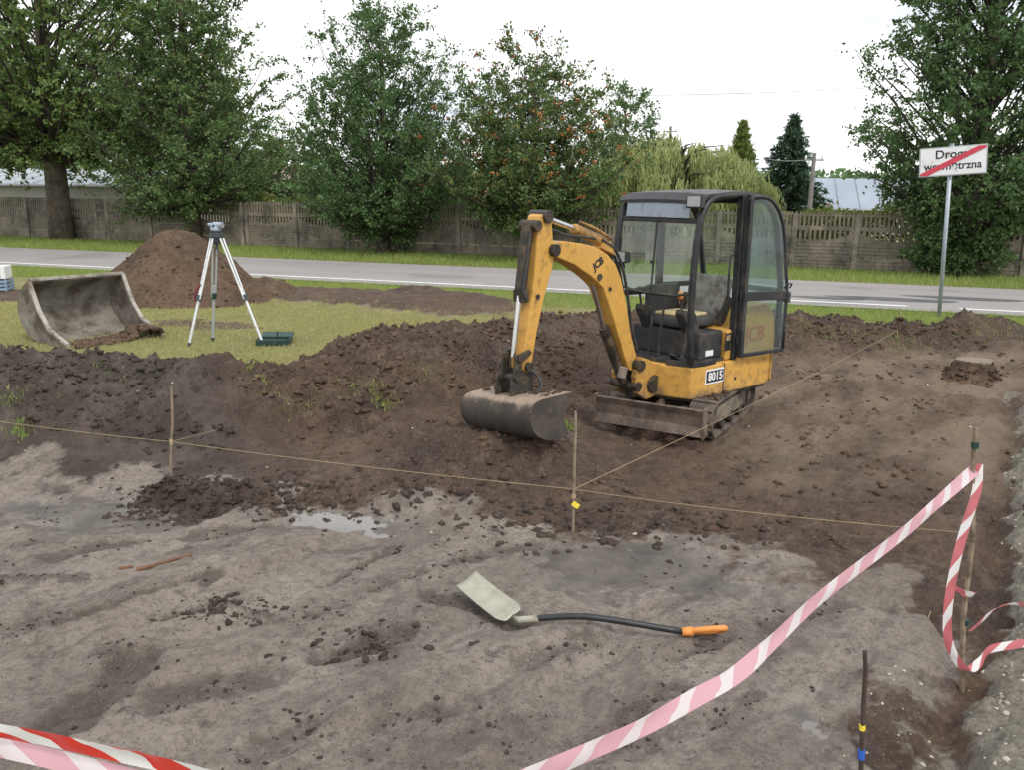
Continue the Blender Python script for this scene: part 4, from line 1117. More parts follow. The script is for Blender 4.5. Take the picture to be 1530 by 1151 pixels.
#@@PART3
# ------------------------------------------------------------------ soil mound beyond the lawn
def mound():
    n = 150
    c = np.array([-6.05, 15.2])
    u = np.linspace(-2.7, 3.1, n); v = np.linspace(-2.0, 2.0, 110)
    U, W = np.meshgrid(u, v)
    Xw, Yw = c[0] + U, c[1] + W
    wob = .35 * (fbm(U * 1.1, W * 1.1, 101, 3) - .5)
    r = np.sqrt((U / np.where(U > 0, 1.75, 1.85)) ** 2 + (W / 1.5) ** 2) + wob
    rs = np.sqrt(r * r + .03) - .0
    h = 1.45 * np.clip(1 - rs, -.4, 1)
    h = np.where(h > 0, h ** 1.05, h)
    r2 = np.sqrt(((U - 1.5) / 1.1) ** 2 + (W / .75) ** 2)
    h = np.maximum(h, .42 * (1 - r2))
    h = h + (.16 * (fbm(U * 3, W * 3, 102, 5, .6) - .5) + .05 * (fbm(U * 10, W * 10, 103, 3, .6) - .5)) * sstep(-.1, .25, h)
    idx = np.arange(U.size).reshape(U.shape)
    F_ = np.stack([idx[:-1, :-1], idx[:-1, 1:], idx[1:, 1:], idx[1:, :-1]], -1).reshape(-1, 4)
    hv = h.ravel()
    keep = (hv[F_] > -.12).any(1)
    o = empty('soil_mound', (c[0], c[1], LAWN)); tag(o, 'tall cone of dug brown soil heaped beside the road', 'soil heap')
    obj_np('heap', np.stack([U.ravel(), W.ravel(), hv], -1), F_[keep], M['soil_heap'], o, smooth=True)
    R = np.random.default_rng(104)
    k = R.choice(np.where(hv > .01)[0], 900)
    P = np.stack([U.ravel()[k], W.ravel()[k], hv[k]], -1) + R.normal(0, .01, (len(k), 3))
    q = clods('lumps', None, P, .008 + .03 * R.random(len(k)) ** 4, 'soil_heap', 105, .7, None, o)
mound()

# ------------------------------------------------------------------ loader bucket lying on the lawn
def loader_bucket():
    ax = np.array([.58, .815])          # width axis, opening direction
    p = G(100, 521, LAWN)[:2]
    rz = math.atan2(ax[1], ax[0])
    W_ = 1.25
    root = empty('loader_bucket', (p[0], p[1], LAWN - .02), rz)
    tag(root, 'muddy steel loader bucket lying on the lawn with its mouth open', 'bucket')
    # local: x along width 0..W_, y = -opening (opening towards -y), z up
    prof = [(0.0, .0), (-.35, -.005), (-.58, .06), (-.72, .18), (-.80, .36), (-.78, .56), (-.68, .74), (-.55, .86)]
    prof = [(a * 1.42, b * .93) for a, b in prof]
    pp = smooth_path([(a, 0, b) for a, b in prof], 4)
    outer = [(q[0], q[2]) for q in pp]
    cx_, cz_ = -.42, .45
    inner = []
    for i, (a, b) in enumerate(outer):
        t0 = outer[max(0, i - 1)]; t1_ = outer[min(len(outer) - 1, i + 1)]
        d = np.array([t1_[0] - t0[0], t1_[1] - t0[1]]); d /= np.linalg.norm(d)
        nrm = np.array([d[1], -d[0]])                                # towards the mouth
        if nrm @ np.array([cx_ - a, cz_ - b]) < 0: nrm = -nrm
        inner.append((a + nrm[0] * .022, b + nrm[1] * .022))
    n = len(outer)
    m = MB()
    vv = []
    for x in np.linspace(.02, W_ - .02, 2):
        vv += [(x, -a if False else a * 1.0, b) for a, b in outer] + [(x, a, b) for a, b in inner]
    # y local: mouth towards -y, profile's a is negative towards the back -> flip
    vv = [(x, -y, z) for x, y, z in vv]
    fs_ = []
    for i in range(n - 1):
        fs_ += [(i, i + 1, 2 * n + i + 1, 2 * n + i), (n + i, 3 * n + i, 3 * n + i + 1, n + i + 1)]
    fs_ += [(0, 2 * n, 3 * n, n), (n - 1, 2 * n - 1, 4 * n - 1, 3 * n - 1)]
    m.add(vv, fs_).obj('shell', M['loader_steel'], root, smooth=True)
    chord = [(outer[-1][0], outer[-1][1]), (-.70, .63), (-.60, .43), (-.40, .22), (-.10, .11), (.03, .07), (.03, 0)]
    for x0, nm in ((-.012, 'side_plate'), (W_ - .018, 'side_plate')):
        s = MB()
        poly = outer + chord[1:]
        nn = len(poly)
        s.add([(x0, -a, b) for a, b in poly] + [(x0 + .03, -a, b) for a, b in poly], [(i, (i + 1) % nn, nn + (i + 1) % nn, nn + i) for i in range(nn)])
        ctr = len(s.v)
        cpt = (-.68, .36)
        s.v += [(x0, -cpt[0], cpt[1]), (x0 + .03, -cpt[0], cpt[1])]
        s.f += [(i, ctr, (i + 1) % nn) for i in range(nn)] + [(nn + i, nn + (i + 1) % nn, ctr + 1) for i in range(nn)]
        sp_ = s.obj(nm, M['loader_steel'], root)
        e = MB()                                                     # raised edge bar along the mouth
        for a, b in zip(chord[:-1], chord[1:]): e.bar((x0 + .015, -a[0], a[1]), (x0 + .015, -b[0], b[1]), .05, .03)
        e.obj('edge_bar', M['loader_edge'], sp_)
    MB().prism([(0, 0), (0, 0)][:0] or [(-.01, -.012), (W_ + .01, -.012), (W_ + .01, .018), (-.01, .018)], -.14, .06).obj('cutting_edge', M['muddy_steel'], root)
    MB().bar((0, .785, .81), (W_, .785, .81), .05, .035).obj('top_bar', M['loader_edge'], root)
    R = np.random.default_rng(3)
    k = 260
    P = np.stack([R.uniform(.1, W_ - .02, k), R.uniform(-.12, .3, k), np.full(k, .03)], -1)
    P[:, 2] += .14 * np.exp(-((P[:, 0] - 1.05) / .18) ** 2)
    clods('mud', None, P, .02 + .07 * R.random(k) ** 2, 'soil', 106, .6, None, root)
M['loader_steel'] = plain('loader_bucket_steel', (.235, .215, .185), .75, 0, .2, 4, .3, (.085, .068, .052), .5, 2.6)
M['loader_edge'] = plain('worn_pale_edge', (.36, .335, .30), .7, 0, .2, 8, .2, (.15, .12, .09), .35, 6)
loader_bucket()

# ------------------------------------------------------------------ levelling instrument on tripod
def tripod():
    f1, f2, f3 = G(282, 518, LAWN), G(394, 516, LAWN), G(318, 509, LAWN)
    ap = AT(323, 352, 10.62)
    root = empty('surveying_tripod', (ap[0], ap[1], LAWN)); tag(root, 'white aluminium surveying tripod standing on the lawn', 'tripod')
    o = np.array([ap[0], ap[1], LAWN]); H_ = ap[2] - LAWN
    m = MB(); m.tube([(0, 0, H_ - .02), (0, 0, H_ + .035)], .085, 18); m.tube([(0, 0, H_ - .09), (0, 0, H_ - .02)], [.05, .07], 14)
    m.obj('head_plate', M['instrument_dark'], root, .004)
    MB().tube([(0, 0, H_ - .17), (0, 0, H_ - .08)], .018, 10).obj('centre_screw', M['instrument_dark'], root)
    for k, f in enumerate((f1, f2, f3)):
        f = np.array([f[0], f[1], hz(f[0], f[1])]) - o
        a = np.array([0, 0, H_ - .03]) + np.array([f[0], f[1], 0]) * .13
        d = f - a
        sd = np.cross(d, [0, 0, 1]); sd /= np.linalg.norm(sd)
        leg = MB()
        mat = M['alu'] if k < 2 else M['alu_grey']
        for s in (-1, 1): leg.tube([a + sd * .032 * s, a + d * .56 + sd * .024 * s], .0135, 8)
        leg.tube([a + d * .45, a + d * .97], .019, 10)
        lg = leg.obj('leg', mat, root)
        MB().tube([a + d * .52, a + d * .575], .036, 10).obj('clamp', M['green_plastic'] if k == 2 else M['instrument_dark'], lg)
        MB().tube([a + d * .96, a + d * .99, a + d * 1.0], [.024, .02, .006], 8).obj('foot', M['instrument_dark'], lg)
        if k == 0:
            MB().tube(smooth_path([a + d * .42 + [-.02, 0, 0], a + d * .48 + [-.05, 0, 0], a + d * .56 + [-.055, .01, 0], a + d * .575 + [-.01, 0, 0]], 4), .016, 6).obj('carry_strap', M['red_strap'], lg)
    lv = empty('dumpy_level', (ap[0], ap[1], LAWN + H_ + .036), math.radians(-20)); tag(lv, 'grey-blue optical level screwed on top of the tripod', 'level')
    m = MB(); m.tube([(0, 0, 0), (0, 0, .012), (0, 0, .03)], [.055, .06, .05], 16); m.obj('base', M['instrument_dark'], lv)
    for k in range(3): MB().cyl((.05 * math.cos(k * 2.09), .05 * math.sin(k * 2.09), .005), (.05 * math.cos(k * 2.09), .05 * math.sin(k * 2.09), .035), .016, 10).obj('foot_screw', M['instrument_dark'], lv)
    MB().tube([(0, 0, .03), (0, 0, .05), (0, 0, .1)], [.065, .068, .05], 18).obj('body', M['instrument'], lv, smooth=False)
    MB().tube([(-.10, 0, .098), (-.03, 0, .098), (-.02, 0, .098), (.07, 0, .098), (.10, 0, .098)], [.024, .026, .038, .036, .04], 14).obj('telescope', M['instrument'], lv)
    MB().cyl((-.12, 0, .098), (-.10, 0, .098), .02, 12).obj('eyepiece', M['instrument_dark'], lv)
    MB().cyl((.101, 0, .098), (.108, 0, .098), .034, 14).obj('lens', M['lamp_glass'], lv)
    MB().cyl((.01, -.06, .085), (.01, -.035, .085), .018, 10).obj('focus_knob', M['instrument_dark'], lv)
tripod()
def case():
    p = G(410, 514, LAWN)
    root = empty('instrument_case', (p[0], p[1], hz(p[0], p[1]) - .004), math.radians(6)); tag(root, 'open dark green plastic instrument case lying in the grass', 'case')
    w_, d_, h_ = .40, .28, .085
    m = MB(); m.slab([(-w_ / 2, -d_ / 2), (w_ / 2, -d_ / 2), (w_ / 2, d_ / 2), (-w_ / 2, d_ / 2)], 0, .012)
    for a, b, c, d in ((-w_ / 2, -d_ / 2, w_ / 2, -d_ / 2), (w_ / 2, -d_ / 2, w_ / 2, d_ / 2), (w_ / 2, d_ / 2, -w_ / 2, d_ / 2), (-w_ / 2, d_ / 2, -w_ / 2, -d_ / 2)):
        m.bar((a, b, h_ / 2 + .006), (c, d, h_ / 2 + .006), .015, h_)
    m.obj('tray', M['green_plastic'], root, .01)
    MB().slab([(-.14, -.09), (.12, -.09), (.12, .09), (-.14, .09)], .02, .06).obj('foam', M['black_plastic'], root, .01)
    l = MB(); l.box((0, 0, .02), (w_, .26, .035)); l.xf(Matrix.Translation((0, d_ / 2 + .10, .045)) @ Matrix.Rotation(math.radians(18), 4, 'X'))
    l.obj('lid', M['green_plastic'], root, .01)
    MB().tube(smooth_path([(-.06, -d_ / 2 - .005, .05), (-.05, -d_ / 2 - .03, .055), (.05, -d_ / 2 - .03, .055), (.06, -d_ / 2 - .005, .05)], 4), .007, 6).obj('handle', M['black_plastic'], root)
    MB().tube([(.02, .12, .06), (.03, .10, .15)], [.006, .012], 6).obj('cap_strap', M['black_plastic'], root)
case()
def crate():
    p = G(-4, 433, LAWN)
    root = empty('crate', (p[0], p[1], LAWN), math.radians(12)); tag(root, 'blue-grey slatted crate with white top half beside the soil strip', 'crate')
    for z in (.03, .10, .17): MB().box((0, 0, z), (.46, .38, .05)).obj('slat', M['box_blue'], root, .005)
    for sx in (-1, 1):
        for sy in (-1, 1): MB().box((sx * .225, sy * .185, .11), (.03, .03, .22)).obj('corner_post', M['box_blue'], root)
    MB().box((0, 0, .345), (.46, .38, .24)).obj('top_half', M['white_paint'], root, .012)
    MB().box((0, -.192, .28), (.30, .006, .06)).obj('blue_band', M['box_blue'], root)
crate()

# ------------------------------------------------------------------ road sign
def text_mesh(body, size, mat, name, parent, M4, extrude=.002, bold=0.0, align='CENTER'):
    cu = bpy.data.curves.new('text', 'FONT'); cu.body = body; cu.size = size; cu.align_x = align; cu.align_y = 'CENTER'; cu.extrude = extrude; cu.offset = bold
    cu.resolution_u = 4
    o = bpy.data.objects.new('text', cu); col.objects.link(o)
    dg = bpy.context.evaluated_depsgraph_get()
    me = bpy.data.meshes.new_from_object(o.evaluated_get(dg))
    bpy.data.objects.remove(o); bpy.data.curves.remove(cu)
    me.transform(M4)
    me.materials.clear(); me.materials.append(mat)
    return link(bpy.data.objects.new(name, me), parent)
def sign():
    p = G(1403, 474, LAWN)
    root = empty('road_sign', (p[0], p[1], hz(p[0], p[1]) - .02)); tag(root, 'white road sign crossed by a red diagonal bar on a grey post', 'road sign')
    root.rotation_euler = (0, math.radians(-2.6), math.radians(-22))
    top = 2.78; pw, ph = .96, .45; zc = top - .03 - ph / 2
    MB().tube([(0, 0, -.1), (0, 0, top)], .032, 14).obj('post', M['post_steel'], root, smooth=True)
    MB().tube([(0, 0, top), (0, 0, top + .015)], .034, 14).obj('post_cap', M['post_steel'], root)
    for dz in (-.15, .15): MB().box((0, -.02, zc + dz), (.12, .075, .035)).obj('clamp', M['sign_grey'], root, .004)
    cx_ = .02
    tilt = Matrix.Translation((cx_, -.062, zc)) @ Matrix.Rotation(math.radians(-2.0), 4, 'Y')
    pl = MB().box((0, 0, 0), (pw, .012, ph)).xf(tilt).obj('panel', M['sign_grey'], root, .003)
    MB().box((0, -.009, 0), (pw - .035, .004, ph - .035)).xf(tilt).obj('face', M['sign_white'], pl)
    Mt = tilt @ Matrix.Translation((0, -.0125, 0)) @ Matrix.Rotation(math.pi / 2, 4, 'X')
    text_mesh('Droga', .185, M['sign_black'], 'lettering', pl, Mt @ Matrix.Translation((-.02, .105, 0)), .0012, .003)
    text_mesh('wewnętrzna', .175, M['sign_black'], 'lettering', pl, Mt @ Matrix.Translation((0, -.075, 0)) @ Matrix.Scale(.92, 4, (1, 0, 0)), .0012, .003)
    a = math.atan2(ph - .06, pw - .04)
    s = MB(); w_ = .033
    x0, z0, x1, z1 = -pw / 2 + .02, -ph / 2 + .02, pw / 2 - .02, ph / 2 - .02
    s.prism([(x0, z0), (x0 + .11, z0), (x1, z1 - .035), (x1, z1), (x1 - .11, z1), (x0, z0 + .035)], -.0185, -.0150).xf(tilt).obj('red_bar', M['sign_red'], pl)
sign()

# ------------------------------------------------------------------ stakes, string lines, rods
def stake(label, px, pbase, ptop_px, ptop, r, mat, extra=None, rough=True):
    b = G(px, pbase, 0.0)
    for _ in range(4): b = G(px, pbase, hz(b[0], b[1]))
    t = AT(ptop_px, ptop, b[1] + .01)
    root = empty('stake', (b[0], b[1], hz(b[0], b[1]))); tag(root, label, 'stake')
    rel = t - np.array([b[0], b[1], root.location.z])
    m = MB(); R = np.random.default_rng(int(px))
    pts = [rel * s + np.array([R.normal(0, .004), R.normal(0, .004), 0]) * (0 < s < 1) for s in (-.25 / np.linalg.norm(rel), 0, .3, .6, .85, 1)]
    m.tube(pts, [r * 1.05, r, r * .95, r, r * .9, r * .8], 7)
    m.obj('shaft', M[mat], root)
    return root, np.array(root.location), rel
s1, b1, r1 = stake('thin wooden stake in a small soil pile with strings tied on', 256, 722, 256, 578, .0095, 'wood')
s2, b2, r2 = stake('thin wooden stake with a yellow tag in front of the digger', 856, 795, 860, 615, .0095, 'wood')
s3, b3, r3 = stake('tall wooden stake carrying the red and white tape', 1437, 1035, 1458, 640, .012, 'wood')
s4, b4, r4 = stake('short dark rod with a blue mark near the stone edge', 1286, 1158, 1292, 973, .0095, 'rebar')
s5, b5, r5 = stake('small pale peg at the foot of the far soil bank', 1339, 516, 1340, 493, .012, 'wood')
s6, b6, r6 = stake('thin grey peg standing in the verge grass', 1343, 488, 1344, 460, .008, 'wood')
f = (795 - 745) / (795 - 615.)
c = r2 * .235
MB().box(c + np.array([.012, -.018, 0]), (.045, .012, .03), Matrix.Rotation(.6, 3, 'Y')).obj('yellow_tag', M['yellow_mark'], s2)
MB().tube([r2 * .30 + np.array([0, 0, -.012]), r2 * .30 + np.array([0, 0, .012])], .014, 8).obj('knot', M['string'], s2)
MB().tube([r1 * .42 + np.array([0, 0, -.02]), r1 * .42 + np.array([0, 0, .02])], .014, 8).obj('knot', M['string'], s1)
MB().tube([r4 * .13, r4 * .21], .013, 8).obj('blue_mark', M['blue_tape'], s4)
MB().tube([r4 * .37, r4 * .41], .012, 8).obj('knot', M['yellow_mark'], s4)
MB().tube([r3 * .27, r3 * .29], .016, 8).obj('green_knot', M['green_plastic'], s3)
MB().tube([r3 * .93, r3 * .95], .016, 8).obj('green_knot', M['green_plastic'], s3)
def string(label, a, b, sag=.02, r=.0021):
    a, b = np.array(a), np.array(b)
    o = MB().tube([a + (b - a) * t + np.array([0, 0, -sag * 4 * t * (1 - t)]) for t in np.linspace(0, 1, 17)], r, 5).obj('string_line', M['string'])
    return tag(o, label, 'string')
k1 = b1 + r1 * .42; k2 = b2 + r2 * .36; k3 = b3 + r3 * .62
string('yellowish string from the left-hand spoil bank to the stake in the soil pile', AT(-60, 622, 5.9), k1, .01)
string('yellowish string between the soil-pile stake and the yellow-tag stake', k1, k2, .015)
string('yellowish string between the yellow-tag stake and the tape stake', k2, k3, .02)
string('yellowish string from the yellow-tag stake past the digger track to the far peg', k2, b5 + r5 * .8, .03)
string('yellowish string from the soil-pile stake towards the cut bank', k1, AT(470, 600, 8.6), .01)
q = AT(1508, 600, 8.9)
k4 = b4 + r4 * .39
string('yellowish string running along the stone edge past the tape stake', AT(1296, 1165, 2.75), q, .01)

# ------------------------------------------------------------------ barrier tape
def ribbon(name, label, pts, wid, mat, u0=0.0, side=None, roll=None, parent=None, k=8):
    C_ = np.array(smooth_path(pts, k)); n = len(C_)
    s = np.concatenate([[0], np.cumsum(np.linalg.norm(np.diff(C_, axis=0), axis=1))])
    V = []; prev = None
    for i in range(n):
        t = C_[min(i + 1, n - 1)] - C_[max(i - 1, 0)]; t = t / np.linalg.norm(t)
        sv = np.array([0, 0, 1.0]) if side is None else np.array(side, float)
        sv = sv - t * (sv @ t); sv /= np.linalg.norm(sv)
        bn = np.cross(t, sv)
        a = 0 if roll is None else np.interp(i / (n - 1), np.linspace(0, 1, len(roll)), roll)
        wv = sv * math.cos(a) + bn * math.sin(a)
        if prev is not None and wv @ prev < 0: wv = -wv
        prev = wv
        bow = .10 * math.sin(s[i] * 9) + .10 * math.sin(s[i] * 31 + 1) + .06 * math.sin(s[i] * 67)
        for q_ in (-.5, -.17, .17, .5): V.append(C_[i] + wv * wid * q_ + bn * wid * (bow * (1 - 4 * q_ * q_)))
    Fq_ = [(i * 4 + j, i * 4 + j + 1, (i + 1) * 4 + j + 1, (i + 1) * 4 + j) for i in range(n - 1) for j in range(3)]
    me = mesh_np(name, np.array(V), np.array(Fq_), True)
    uvl = me.uv_layers.new(name='UVMap')
    vi = np.zeros(len(me.loops), np.int32); me.loops.foreach_get('vertex_index', vi)
    uv = np.stack([s[vi // 4] + u0, (vi % 4) / 3.0], -1)
    uvl.data.foreach_set('uv', uv.astype(np.float32).ravel())
    me.materials.append(M[mat])
    o = link(bpy.data.objects.new(name, me), parent)
    if label: tag(o, label, 'barrier tape')
    return o
S = b3 + r3 * .86                                              # where the tape is tied
E_ = np.array([.10, 1.62])
PA = [ONPLANE(a, b, S, E_) for a, b in ((1459, 700), (1400, 752), (1345, 801), (1230, 890), (1150, 965), (1097, 1011), (1040, 1043), (960, 1088), (870, 1128), (770, 1170), (690, 1200))]
ribbon('barrier_tape', 'long faded red and white tape sagging from the stake across the foreground', PA, .048, 'tape_faded', 0, None, [1.0, .3, .2, .15, .35, 1.2, .75, .2, .1, .1, .1])
yb_ = b3[1]
PB = [AT(a, b, d) for a, b, d in ((1462, 694, yb_ + .03), (1459, 735, yb_ - .02), (1441, 792, yb_ - .05), (1426, 850, yb_ - .08), (1416, 915, yb_ - .10), (1419, 965, yb_ - .10), (1442, 1001, yb_ - .08), (1462, 992, yb_ - .02), (1478, 972, yb_ + .03), (1510, 965, yb_ + .08), (1550, 960, yb_ + .15), (1590, 965, yb_ + .20))]
def to_ground(P_, dx, dy):
    q_ = P_[-1] + np.array([dx, dy, 0]); q_[2] = hz(q_[0], q_[1]) + .02
    e_ = q_ + np.array([.3, .1, 0]); e_[2] = hz(e_[0], e_[1]) + .02
    return P_ + [q_, e_]
PB = to_ground(PB, .22, .06)
ribbon('barrier_tape', 'red and white tape hanging down the stake and looping off right', PB, .036, 'tape', .05, (1, 0, .0), [.75, .2, .3, .25, .3, .25, .5, 1.2, 1.3, 1.0, 1.0, .9])
PC = [AT(a, b, d) for a, b, d in ((1449, 944, yb_ + .02), (1465, 930, yb_ + .04), (1483, 913, yb_ + .08), (1500, 905, yb_ + .12), (1530, 904, yb_ + .2), (1590, 925, yb_ + .34))]
PC = to_ground(PC, .3, .15)
ribbon('barrier_tape', 'short red and white tape end trailing right from the stake foot', PC, .032, 'tape', .0, None, [1.0, .9, .7, .8, .7, .7])
PD = [AT(a, b, d) for a, b, d in ((1424, 880, yb_ - .05), (1436, 884, yb_ - .04), (1446, 889, yb_ - .02), (1456, 889, yb_))]
ribbon('knot', None, PD, .035, 'tape', .0, None, [.4, .9, .3, .5], None).name = 'barrier_tape'
o = bpy.data.objects['barrier_tape.003']; tag(o, 'small knotted scrap of tape tied round the stake', 'barrier tape')
PL_ = [AT(a, b, d) for a, b, d in ((-120, 1072, 1.33), (-20, 1098, 1.25), (60, 1113, 1.20), (150, 1133, 1.15), (260, 1158, 1.10), (360, 1185, 1.06))]
tp = empty('barrier_tape', tuple(PL_[2])); tag(tp, 'bright red and white folded tape in the near left corner', 'barrier tape')
sh = [p - PL_[2] for p in PL_]
ribbon('front_fold', None, [p + np.array([0, 0, .012]) for p in sh], .040, 'tape_red', .03, (0, -.35, 1), None, tp)
ribbon('back_fold', None, [p + np.array([0, .012, -.028 - .003 * i]) for i, p in enumerate(sh)], .030, 'tape_faded', .09, (0, .7, .7), None, tp)

# ------------------------------------------------------------------ shovel
def shovel():
    zf = lambda q: hz(q[0], q[1])
    root_p = G(770, 925, .03)
    root = empty('shovel', (root_p[0], root_p[1], zf(root_p))); tag(root, 'shovel with pale steel blade and orange handle lying on the ground', 'shovel')
    o = np.array(root.location)
    tip = G(697, 869, .10); neck = G(768, 926, .035)
    ax = tip - neck; ln = np.linalg.norm(ax); ax /= ln
    sd = np.array([.55, .70, .35]); sd -= ax * (sd @ ax); sd /= np.linalg.norm(sd)
    nr = np.cross(ax, sd)
    if nr[2] < 0: nr = -nr
    V = []; nu, nv_ = 15, 11
    for i in range(nu):
        t = i / (nu - 1)
        hw = .072 * min(1, .72 + t * 2.6) * (1 - .04 * t)
        for j in range(nv_):
            s = -1 + 2 * j / (nv_ - 1)
            dish = .022 * s * s * (1 - .4 * t) + .012 * (t - .5) ** 2 * 4
            if t < .2: dish += .025 * (1 - abs(s)) * (1 - t / .2)
            V.append(neck + ax * ln * t + sd * hw * s + nr * dish - o)
    nV = len(V); V += [v - nr * .005 for v in V]
    Fq_ = []
    for i in range(nu - 1):
        for j in range(nv_ - 1):
            a = i * nv_ + j; q = (a, a + 1, a + nv_ + 1, a + nv_); Fq_.append(q); Fq_.append(tuple(nV + w_ for w_ in q[::-1]))
    rim = [j for j in range(nv_)] + [i * nv_ + nv_ - 1 for i in range(1, nu)] + [(nu - 1) * nv_ + j for j in range(nv_ - 2, -1, -1)] + [i * nv_ for i in range(nu - 2, 0, -1)]
    for a, b in zip(rim, rim[1:] + rim[:1]): Fq_.append((a, nV + a, nV + b, b))
    bl = obj_np('blade', np.array(V), np.array(Fq_), M['shovel_steel'], root, True)
    q1, q2, q3, q4 = G(778, 927, .045), G(845, 922, .085), G(900, 925, .085), G(1022, 945, .04)
    MB().tube([p - o for p in smooth_path([neck + ax * .07, neck + (q1 - neck) * .6, q1, q1 + (q2 - q1) * .4], 4)], [.011] * 4 + [.018] * 9, 10).obj('socket', M['shovel_steel'], root, smooth=True)
    MB().tube([p - o for p in smooth_path([q1, q2, q3, q4], 6)], .0165, 12).obj('shaft', M['shaft'], root, smooth=True)
    h1, h2 = G(1020, 945, .04), G(1081, 941, .05)
    d = unit(h2 - h1); u_ = np.array([0, 0, 1.0]); u_ -= d * (u_ @ d); s_ = np.cross(d, u_)
    s_ = unit(s_ * .8 + u_ * .6); L_ = np.linalg.norm(h2 - h1)
    m = MB(); m.tube([h1 - o - d * .005, h1 - o + d * .05], [.021, .024], 10)
    loop = [h1 + d * .045, h1 + d * .08 + s_ * .035, h1 + d * (L_ - .03) + s_ * .05, h1 + d * L_ + s_ * .03, h1 + d * L_ - s_ * .03, h1 + d * (L_ - .03) - s_ * .05, h1 + d * .08 - s_ * .035, h1 + d * .045]
    m.tube([p - o for p in smooth_path(loop, 4)], .0155, 8)
    m.obj('grip', M['orange'], root, smooth=True)
shovel()
def stick(name, label, a, b, w_, h_, mat):
    A, B = G(*a, .0), G(*b, .0); A[2] = hz(A[0], A[1]) + h_ * .5; B[2] = hz(B[0], B[1]) + h_ * .5
    return tag(MB().bar(A, B, w_, h_).obj(name, M[mat], None, .003), label, 'wood')
stick('timber_lath', 'reddish-brown wooden lath lying on the trampled floor', (206, 863), (287, 839), .022, .016, 'wood_brown')
stick('wood_chip', 'short dark wood splinter beside the reddish lath', (179, 859), (199, 855), .022, .012, 'wood_brown')
def stump():
    p = G(1452, 566, .04); z = hz(p[0], p[1])
    root = empty('stump', (p[0], p[1], z - .02)); tag(root, 'dark earth-caked stump with a pale flat top on the bare soil', 'stump')
    R = np.random.default_rng(2); n = 28
    V = []; lev = [(0, .40), (.05, .33), (.11, .25), (.19, .21), (.235, .195)]
    for z_, r in lev:
        for k in range(n):
            a = 2 * math.pi * k / n
            V.append((r * 1.1 * math.cos(a) * (1 + R.normal(0, .05)), r * .9 * math.sin(a) * (1 + R.normal(0, .05)), z_ + R.normal(0, .008)))
    Fq_ = [(i * n + k, i * n + (k + 1) % n, (i + 1) * n + (k + 1) % n, (i + 1) * n + k) for i in range(len(lev) - 1) for k in range(n)]
    obj_np('side', np.array(V), np.array(Fq_), M['soil'], root, True)
    MB().slab([(.205 * math.cos(a) * (1 + .06 * math.sin(3 * a)), .17 * math.sin(a)) for a in np.linspace(0, 2 * math.pi, 25)[:-1]], .215, .247).obj('top', M['stump_pale'], root, .006)
    k = 120; a = R.uniform(0, 6.28, k); r = R.uniform(.2, .42, k)
    clods('caked_soil', None, np.stack([r * np.cos(a), r * .85 * np.sin(a), np.interp(r, [.2, .42], [.18, 0])], -1), .012 + .035 * R.random(k) ** 2, 'soil', 8, .8, None, root)
stump()
